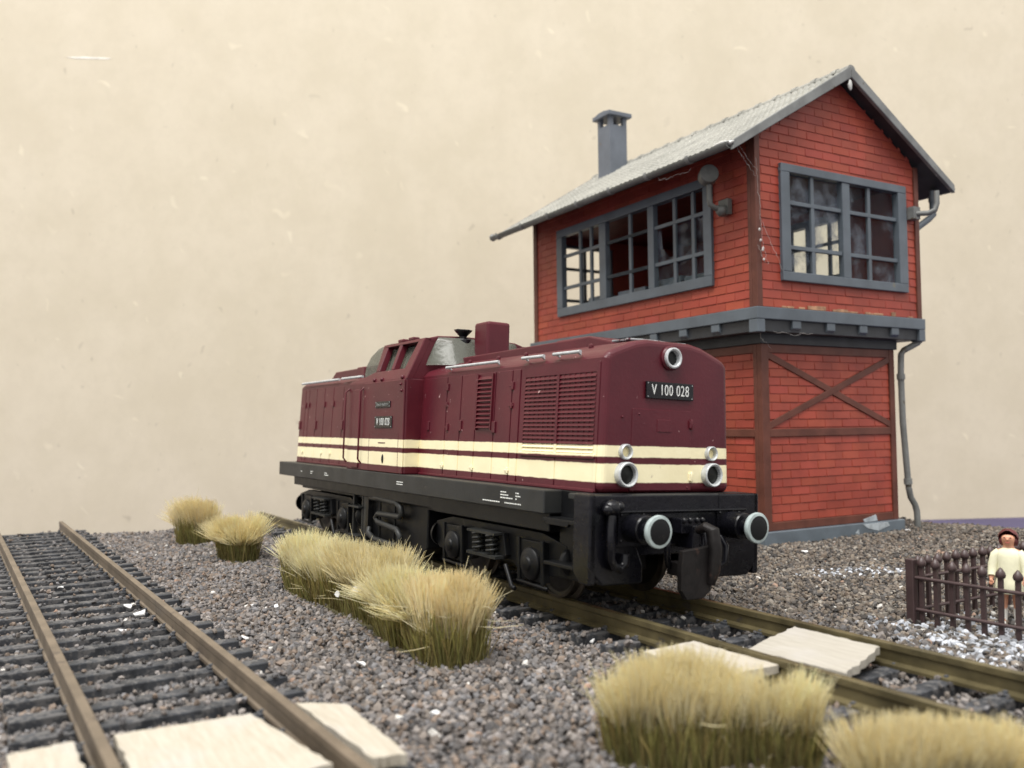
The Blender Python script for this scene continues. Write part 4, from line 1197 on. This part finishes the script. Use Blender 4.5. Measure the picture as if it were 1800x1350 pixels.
# ------------------------------------------------------------------ grass tufts
def blades(name, roots, tips, wid, cols0, cols1, parent):
    """tapered three-sided fibres with a bend in the middle"""
    n = len(roots)
    d = tips - roots
    L_ = np.linalg.norm(d, axis=1)[:, None]
    side = np.cross(d, np.array([0, 0, 1.0]) + NR.normal(0, .3, (n, 3))); side /= np.linalg.norm(side, axis=1)[:, None] + 1e-9
    oth = np.cross(d / L_, side)
    mid = roots + d * .55 + NR.normal(0, .03, (n, 3)) * L_
    vs = []
    for c_, w_ in ((roots, 1.0), (mid, .85), (tips, .35)):
        for t in (0, 2 * PI / 3, 4 * PI / 3):
            vs.append(c_ + (math.cos(t) * side + math.sin(t) * oth) * wid[:, None] * w_)
    v = np.stack(vs, 1)
    F = np.array([(a * 3 + k, a * 3 + (k + 1) % 3, (a + 1) * 3 + (k + 1) % 3, (a + 1) * 3 + k) for a in (0, 1) for k in range(3)])
    f = (F[None] + 9 * np.arange(n)[:, None, None]).reshape(-1, 4)
    me = bpy.data.meshes.new(name)
    me.vertices.add(9 * n); me.vertices.foreach_set('co', v.astype(np.float32).ravel())
    me.loops.add(24 * n); me.loops.foreach_set('vertex_index', f.astype(np.int32).ravel())
    me.polygons.add(6 * n); me.polygons.foreach_set('loop_start', np.arange(0, 24 * n, 4, dtype=np.int32))
    me.polygons.foreach_set('use_smooth', np.ones(6 * n, dtype=bool))
    me.update(calc_edges=True)
    at = me.color_attributes.new('Col', 'FLOAT_COLOR', 'POINT')
    cc = np.ones((n, 9, 4), np.float32)
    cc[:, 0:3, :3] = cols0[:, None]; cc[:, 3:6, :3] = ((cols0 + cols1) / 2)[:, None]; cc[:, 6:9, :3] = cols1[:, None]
    at.data.foreach_set('color', cc.ravel())
    return link(name, me, 'grass', parent)

def tuft(label, outline, h, ng=2600, nt_=3000, splay=.35, warm=0.0, group='tufts of straw coloured grass on the gravel', stray=40):
    """outline: centre line points (x, y) with half width"""
    pts = outline; ng = int(ng * 1.15); nt_ = int(nt_ * 1.7); splay *= .75
    cx = sum(p[0] for p in pts) / len(pts); cy = sum(p[1] for p in pts) / len(pts)
    z0 = float(hgt(np.array(cx), np.array(cy))) + .015
    t_ = thing('grass_tuft', label, 'grass tuft', (cx, cy, z0), group=group)
    seg = [(np.array(a), np.array(b)) for a, b in zip(pts[:-1], pts[1:])] or [(np.array(pts[0]), np.array(pts[0]))]
    def sample(n, shrink=1.0):
        k = NR.integers(0, len(seg), n); u = NR.random(n)
        A = np.array([s[0] for s in seg])[k]; B_ = np.array([s[1] for s in seg])[k]
        C_ = A + (B_ - A) * u[:, None]
        rr = np.sqrt(NR.random(n)) * C_[:, 2] * shrink; th = NR.random(n) * 2 * PI
        off = np.stack([np.cos(th), np.sin(th)], -1)
        return C_[:, :2] + off * rr[:, None] - np.array([cx, cy]), off * (rr / C_[:, 2])[:, None]
    # base mat
    g = MB(); m_ = 40
    out = []
    for k in range(m_):
        th = 2 * PI * k / m_; dv = np.array([math.cos(th), math.sin(th)])
        best = max(((p[0] - cx) * dv[0] + (p[1] - cy) * dv[1] + p[2] for p in pts))
        # support-function outline, good enough for a convex mat
        i = max(range(len(pts)), key=lambda q: (pts[q][0] - cx) * dv[0] + (pts[q][1] - cy) * dv[1] + pts[q][2])
        out.append((pts[i][0] - cx + dv[0] * pts[i][2] * 1.03, pts[i][1] - cy + dv[1] * pts[i][2] * 1.03))
    g.prism(out, 'z', -.02, .03); g.build('tuft_mat', mat_mat, t_)
    # green lower fibres
    p, o = sample(ng)
    hh = h * NR.uniform(.34, .66, ng)
    roots = np.column_stack([p, np.full(ng, .01)])
    lean = o * .05 * h + NR.normal(0, .06, (ng, 2)) * h
    tips = np.column_stack([p + lean, hh])
    gc = np.array([(.46, .41, .165), (.36, .35, .125), (.53, .45, .21), (.40, .32, .14), (.49, .46, .20)])[NR.integers(0, 5, ng)] * NR.uniform(.6, 1.35, (ng, 1))
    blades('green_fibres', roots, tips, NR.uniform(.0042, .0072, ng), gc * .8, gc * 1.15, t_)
    # straw upper fibres rise from the middle of the green, in fanned bundles
    p, o = sample(nt_, .96)
    nb_ = max(6, int(4.0 * sum(1 for _ in seg) * 2.2))
    cb, ob = sample(nb_, .85)
    bid = np.argmin(((p[:, None] - cb[None]) ** 2).sum(-1) + NR.normal(0, .002, (nt_, nb_)), axis=1)
    blen = NR.uniform(.80, 1.14, nb_); bz = NR.uniform(-.06, .07, nb_); bl = NR.normal(0, .10, (nb_, 2)) + ob * .18 * splay; bt = NR.uniform(.93, 1.05, (nb_, 1))
    r0 = h * (NR.uniform(.37, .48, nt_) + bz[bid] * .8)
    ln = h * NR.uniform(.36, .58, nt_) * blen[bid]
    e = np.linalg.norm(o, axis=1)
    fan = (p - cb[bid]) * (.7 + 1.2 * splay)
    sp = fan * ln[:, None] * 1.6 + (bl[bid] + o * (.5 * splay * e ** 2)[:, None] + NR.normal(0, .07, (nt_, 2))) * ln[:, None]
    roots = np.column_stack([p * 1.0, r0]); dz = np.sqrt(np.clip(ln ** 2 - (sp ** 2).sum(1), (ln * .45) ** 2, None))
    tips = np.column_stack([p + sp, r0 + dz])
    sc_ = np.array([(.95, .89, .63), (.96, .92, .71), (.92, .83, .53), (.95, .90, .66)])[NR.integers(0, 4, nt_)] * NR.uniform(.90, 1.04, (nt_, 1)) * bt[bid]
    wz = warm * np.clip(NR.normal(.6, .3, (nt_, 1)), 0, 1)
    sc_ = sc_ * (1 - wz) + np.array([[.88, .66, .34]]) * wz
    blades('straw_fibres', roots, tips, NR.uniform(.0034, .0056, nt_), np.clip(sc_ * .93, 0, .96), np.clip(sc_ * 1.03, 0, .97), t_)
    # loose stray fibres sticking out
    p, o = sample(stray)
    r0 = h * NR.uniform(.15, .7, stray); dr = NR.normal(0, 1, (stray, 3)); dr[:, 2] = np.abs(dr[:, 2]) * .8 + .1; dr /= np.linalg.norm(dr, axis=1)[:, None]
    roots = np.column_stack([p, r0]); tips = roots + dr * (h * NR.uniform(.35, .7, stray))[:, None]
    sc2 = np.array([[.90, .84, .62]]) * NR.uniform(.7, 1.15, (stray, 1))
    blades('stray_fibres', roots, tips, NR.uniform(.0035, .006, stray), sc2, sc2, t_)
    return t_
mat_mat = mat('dried_tuft_glue', (.10, .09, .045), .6, .4, var=.3, vs=6, bump=.4)
tuft('short grass tuft farthest back beside the siding', [(-6.3, -2.76, .26), (-5.8, -2.54, .24)], .92, 1700, 2000, .5, .3, stray=15)
tuft('small grass tuft in front of the farthest one, before the rear bogie', [(-3.5, -2.58, .27), (-3.1, -2.50, .28)], .84, 2000, 2400, .9, .2, stray=25)
tuft('pale bristly grass tuft at the far end of the long strip by the locomotive', [(-.05, -2.48, .24), (.7, -2.50, .28), (1.45, -2.50, .28)], .80, 2600, 3400, .7, 0, stray=70)
tuft('dense straw grass tuft in the middle of the long strip by the locomotive', [(1.85, -2.46, .28), (2.4, -2.42, .30), (2.95, -2.42, .30)], .86, 2500, 3200, .6, .1, stray=80)
tuft('open sprawling grass tuft with loose fibres near the end of the strip', [(3.4, -2.46, .30), (4.05, -2.52, .32)], .80, 2200, 1800, 1.1, 0, stray=130)
tuft('blocky grass tuft with an orange tinge ending the strip beside the locomotive', [(4.62, -2.58, .28), (4.80, -2.44, .26)], .88, 2100, 2400, .18, .32, stray=40)
tuft('large blurred grass tuft in the foreground hiding part of a crossing board', [(7.62, -2.58, .22), (7.85, -2.38, .27), (8.02, -2.16, .26)], .72, 2600, 2900, .35, .12, stray=40)
tuft('blurred thin grass tuft between the large foreground one and the rail', [(8.25, -1.92, .20), (8.38, -1.74, .16)], .60, 1100, 1000, .5, .05, stray=30)
tuft('blurred grass tuft cut off by the lower right corner of the photo', [(9.15, -1.98, .20), (9.35, -1.62, .22), (9.55, -1.36, .2)], .52, 2600, 3000, .5, .15, stray=30)

# ------------------------------------------------------------------ fence
def fence(label, x, y, rot, n, z, gap=.178):
    t_ = thing('picket_fence', label, 'fence', (x, y, z), (0, 0, rot), 'brown fence panels round the girl')
    first = None
    for k in range(n):
        if first is None:
            g = MB(); g.box(-.025, .025, -.022, .022, .0, .67)
            g.lathe([(.025, .65), (.046, .668), (.052, .692), (.046, .718), (.028, .745), (.010, .768), (.0005, .772)], (0, 0, 0), (0, 0, 1), 12)
            g.prism([(-.030, .001), (.030, .001), (.0, -.06)], 'y', -.02, .02)
            first = g.build('picket', 'fence', t_, bevel=.006); o = first
        else:
            o = first.copy(); COL.objects.link(o); o.parent = t_
        o.location = (.05 + k * gap, R.uniform(-.004, .004), R.uniform(-.008, .008)); o.rotation_euler = (0, R.uniform(-.02, .02), 0)
    for zz in (.17, .53):
        g = MB(); g.tube([(-.02, -.03, zz), (.05 + (n - 1) * gap + .08, -.028, zz)], .021, 8); g.build('fence_rail', 'fence', t_)
    return t_
fence('dark brown picket fence panel in front of the girl, along the track', 6.40, 2.66, .02, 11, -.29)
fence('dark brown picket fence panel running back behind the girl', 6.36, 2.70, PI / 2 - .03, 13, -.29)
fence('taller standing dark brown picket fence panel at the photo edge beyond the girl', 6.36, 5.02, 0.0, 9, -.20)
g = MB(); g.box(-.05, .05, -.05, .05, -.05, .74)
o = g.build('fence_post', 'fence', bevel=.012); o.location = (6.35, 2.63, -.29)
tag(o, 'plain square dark brown post at the fence corner', 'fence post')

# ------------------------------------------------------------------ girl
def skinned(name, joints, edges, m, parent, sub=2):
    me = bpy.data.meshes.new(name)
    me.from_pydata([j[0] for j in joints], edges, [])
    o = bpy.data.objects.new(name, me); COL.objects.link(o)
    sk = o.modifiers.new('skin', 'SKIN'); sk.use_smooth_shade = True
    for v, j in zip(me.skin_vertices[0].data, joints):
        v.radius = (j[1], j[1] * (j[2] if len(j) > 2 else 1))
    me.skin_vertices[0].data[0].use_root = True
    s = o.modifiers.new('sub', 'SUBSURF'); s.levels = s.render_levels = sub
    bpy.context.view_layer.update()
    me2 = bpy.data.meshes.new_from_object(o.evaluated_get(bpy.context.evaluated_depsgraph_get()))
    bpy.data.objects.remove(o)
    me2.transform(Matrix.Scale(.108, 4))
    return link(name, me2, m, parent)
gx, gy = 7.02, 3.46
girl = thing('person', 'small painted figure of a girl in a pale cream dress behind the picket fence', 'person', (gx, gy, -.285), (0, 0, math.atan2(CAM.y - gy, CAM.x - gx) + PI / 2 - .12))
# local: faces -y, x to her left; modelled ten times size
J = [((0, 0, 4.9), .95, .8), ((0, 0, 6.3), .85, .75), ((0, 0, 7.5), .95, .7), ((0, 0, 8.05), .42), ((0, -.06, 8.5), .62), ((0, -.12, 9.05), .78, 1.05), ((0, -.05, 9.45), .62),
     ((.55, 0, 4.3), .58), ((.6, -.02, 2.4), .42), ((.6, .05, .6), .27), ((.62, -.35, .18), .22), ((.62, -.75, .14), .18),
     ((-.55, 0, 4.3), .58), ((-.62, -.05, 2.4), .42), ((-.66, .02, .6), .27), ((-.72, -.35, .18), .22), ((-.74, -.75, .14), .18),
     ((1.05, 0, 7.45), .42), ((1.45, -.1, 6.2), .34), ((1.5, -.7, 5.1), .27), ((1.5, -1.0, 4.7), .22),
     ((-1.05, 0, 7.45), .42), ((-1.5, -.1, 6.2), .34), ((-1.65, -.55, 5.0), .27), ((-1.65, -.8, 4.6), .22)]
E_ = [(0, 1), (1, 2), (2, 3), (3, 4), (4, 5), (5, 6), (0, 7), (7, 8), (8, 9), (9, 10), (10, 11), (0, 12), (12, 13), (13, 14), (14, 15), (15, 16), (2, 17), (17, 18), (18, 19), (19, 20), (2, 21), (21, 22), (22, 23), (23, 24)]
skinned('body', J, E_, 'skin', girl)
def girl_part(name, m, fn):
    g = MB(lambda a, b, c_: (a * .108, b * .108, c_ * .108)); fn(g); return g.build(name, m, girl)
def dress(g):
    prof = [(3.35, 1.62, 1.30), (3.45, 1.66, 1.34), (4.6, 1.42, 1.12), (5.6, 1.22, .98), (6.4, 1.16, .94), (7.2, 1.22, .92), (7.75, .98, .76), (8.05, .52, .50)]
    n_ = 28; vs = []
    for z_, a, b in prof:
        for k in range(n_):
            t = 2 * PI * k / n_; fold = 1 + (.05 * math.sin(7 * t) if z_ < 5 else 0)
            vs.append((a * fold * math.cos(t), b * fold * math.sin(t), z_))
    g.add(vs, [(i * n_ + k, i * n_ + (k + 1) % n_, (i + 1) * n_ + (k + 1) % n_, (i + 1) * n_ + k) for i in range(len(prof) - 1) for k in range(n_)], True)
    g.add(vs[:n_], [tuple(range(n_))])
    for s in (-1, 1):                                     # sleeves
        g.tube([(s * .85, 0, 7.6), (s * 1.2, -.02, 7.2), (s * 1.5, -.12, 6.2), (s * 1.58, -.5, 5.25), (s * 1.58, -.62, 5.05)], [.45, .56, .50, .44, .40], 14)
    for k in range(9):                                    # collar
        t = PI + PI * k / 8
    g.tube([(.75 * math.cos(t), .62 * math.sin(t) - .12, 7.72 - .30 * abs(math.sin(t))) for t in np.linspace(PI, 2 * PI, 12)], .11, 8)
girl_part('dress', 'dress', dress)
def hair(g):
    n_ = 12; vs = []; fs = []
    for i in range(n_ + 1):
        t = PI * .62 * i / n_
        for k in range(24):
            u = 2 * PI * k / 24
            front = max(0, -math.sin(u))
            tt = t * (1 - .70 * front)
            vs.append((.94 * math.sin(tt) * math.cos(u) * 1.02, -.02 + .96 * math.sin(tt) * math.sin(u), 9.08 + .98 * math.cos(tt) + .04 * math.sin(9 * u) * math.sin(tt)))
    for i in range(n_):
        for k in range(24): fs.append((i * 24 + k, (i + 1) * 24 + k, (i + 1) * 24 + (k + 1) % 24, i * 24 + (k + 1) % 24))
    g.add(vs, fs, True)
    g.ball((.62, .1, 8.75), .45, n=8, sc_=(.7, 1, 1.2)); g.ball((-.62, .1, 8.75), .45, n=8, sc_=(.7, 1, 1.2)); g.ball((0, .5, 8.75), .6, n=8)
girl_part('hair', 'hair', hair)
def face(g):
    g.ball((0, -.90, 8.98), .13, n=6, sc_=(.8, 1, 1.1))
girl_part('nose', 'skin', face)
def eyes(g):
    for s in (-1, 1): g.ball((s * .28, -.86, 9.15), .085, n=6, sc_=(1.2, .5, .8))
girl_part('eyes', 'hair', eyes)
def mouth(g): g.tube([(-.2, -.80, 8.66), (0, -.86, 8.63), (.2, -.80, 8.66)], .05, 6)
girl_part('mouth', mat('painted_lips', (.45, .10, .08), .5, .4), mouth)
def socks(g):
    for s, xx in ((1, .6), (-1, -.66)):
        g.tube([(xx, .03, 1.75), (xx, .04, 1.2), (xx, .05, .5), (xx, 0, .2)], [.40, .37, .33, .32], 14)
        g.ball((xx + s * .03, -.38, .20), .34, n=8, sc_=(.8, 1.7, .62))
girl_part('socks_and_shoes', 'sock', socks)
def hands(g):
    for s, wx, wy, wz in ((1, 1.5, -.98, 4.72), (-1, -1.65, -.78, 4.62)):
        g.ball((wx, wy - .05, wz), .21, n=7, sc_=(.75, 1, 1.1))
        for k in range(4):
            ox_ = (k - 1.5) * .085
            g.tube([(wx + ox_, wy - .12, wz - .12), (wx + ox_, wy - .22, wz - .34), (wx + ox_ * .9, wy - .16, wz - .50 + .05 * abs(k - 1.5))], [.055, .05, .04], 6)
        g.tube([(wx - s * .14, wy - .1, wz + .05), (wx - s * .24, wy - .2, wz - .10), (wx - s * .22, wy - .26, wz - .24)], [.06, .052, .04], 6)
girl_part('hands', 'skin', hands)

# ------------------------------------------------------------------ white chips
chips = [((1.18, -4.86), .085, 'largest white plaster chip between the siding rails'),
         ((.65, -4.90), .075, 'flat white plaster chip just behind the largest one between the siding rails'),
         ((2.01, -5.16), .05, 'thin white flake on a sleeper nearer than the largest chip'),
         ((1.30, -3.26), .07, 'white plaster chip on gravel left of the long grass strip'),
         ((.93, -3.45), .04, 'small white chip behind the flake left of the grass strip'),
         ((2.68, -4.0), .05, 'white flake lying beside the sleeper ends of the siding'),
         ((4.45, -3.35), .05, 'white flake on gravel before the front of the grass strip'),
         ((6.19, -3.43), .045, 'white flake on gravel close to the narrow crossing board'),
         ((2.12, 5.90), .085, 'large white chip at the foot of the signal box plinth'),
         ((1.51, 9.80), .075, 'white chip beside the foot of the lower downpipe'),
         ((-3.64, -6.25), .07, 'white flake outside the far siding rail by the photo edge'),
         ((-1.34, -5.50), .045, 'small white crumb on the siding sleepers by the left rail'),
         ((4.95, -.95), .08, 'pale whitish scrap by the rail, behind the foreground grass')]
for (xy, s, lab) in chips:
    s *= .8
    g = MB(); nn = 9
    out = [(s * (1 + R.uniform(-.35, .35)) * math.cos(2 * PI * k / nn) * 1.1, s * (1 + R.uniform(-.35, .35)) * math.sin(2 * PI * k / nn) * .8) for k in range(nn)]
    g.prism(out, 'z', -s * .12, s * .22)
    g.v = [(a, b, c_ + .35 * a * math.sin(3 * b / s) + .12 * b) for a, b, c_ in g.v]
    o = g.build('plaster_chip', 'chip', bevel=s * .08)
    zc = float(hgt(np.array(xy[0]), np.array(xy[1]))) + .055
    if abs(xy[1] - left_y(xy[0])) < 1.1: zc = -.175
    o.location = (xy[0], xy[1], zc); o.rotation_euler = (R.uniform(-.4, .4), R.uniform(-.1, .45), R.uniform(0, 6))
    tag(o, lab, 'plaster chip', 'white plaster chips on the layout')
# two flakes caught in the grass strip
for xyz, lab in (((3.02, -2.84, .17), 'white flake caught in the grass strip, the larger of two'), ((2.50, -2.86, .05), 'white flake caught in the grass strip, the smaller of two')):
    g = MB(); s = .048 if 'larger' in lab else .036
    g.prism([(-s, -s * .3), (-s * .3, -s), (s * .5, -s * 1.1), (s * .8, 0), (s * .4, s), (-s * .5, s * .8)], 'z', -.008, .008)
    o = g.build('plaster_chip', 'chip', bevel=.003); o.location = xyz
    o.rotation_euler = (PI / 2 - .15, .1, 1.15)
    tag(o, lab, 'plaster chip', 'white plaster chips on the layout')

# ------------------------------------------------------------------ light
w = bpy.data.worlds.new('World'); sc.world = w; w.use_nodes = True
bg = w.node_tree.nodes['Background']
bg.inputs[0].default_value = (1.0, .985, .955, 1); bg.inputs[1].default_value = .93
def area(name, loc, target, sx, sy, power, col):
    l = bpy.data.lights.new(name, 'AREA'); l.shape = 'RECTANGLE'; l.size = sx; l.size_y = sy; l.energy = power; l.color = col
    o = bpy.data.objects.new(name, l); COL.objects.link(o); o.location = loc
    o.rotation_euler = (Vector(target) - Vector(loc)).to_track_quat('-Z', 'Y').to_euler()
    return o
area('ceiling_lamp', (30, -50, 118), (0, 2, 2), 100, 40, 190000, (1.0, .98, .94))
area('ceiling_lamp', (70, 30, 90), (0, 4, 3), 60, 40, 14000, (1.0, .97, .93))
area('ceiling_lamp', (14, -26, 122), (0, 2, 2), 90, 30, 70000, (1.0, .98, .95))

sc.view_settings.view_transform = 'Standard'
sc.view_settings.look = 'None'
sc.view_settings.gamma = 1
sc.view_settings.use_curve_mapping = False
sc.view_settings.exposure = 0.12
sc.cycles.max_bounces = 12
sc.cycles.diffuse_bounces = 8
sc.cycles.use_denoising = True
sc.cycles.transparent_max_bounces = 12
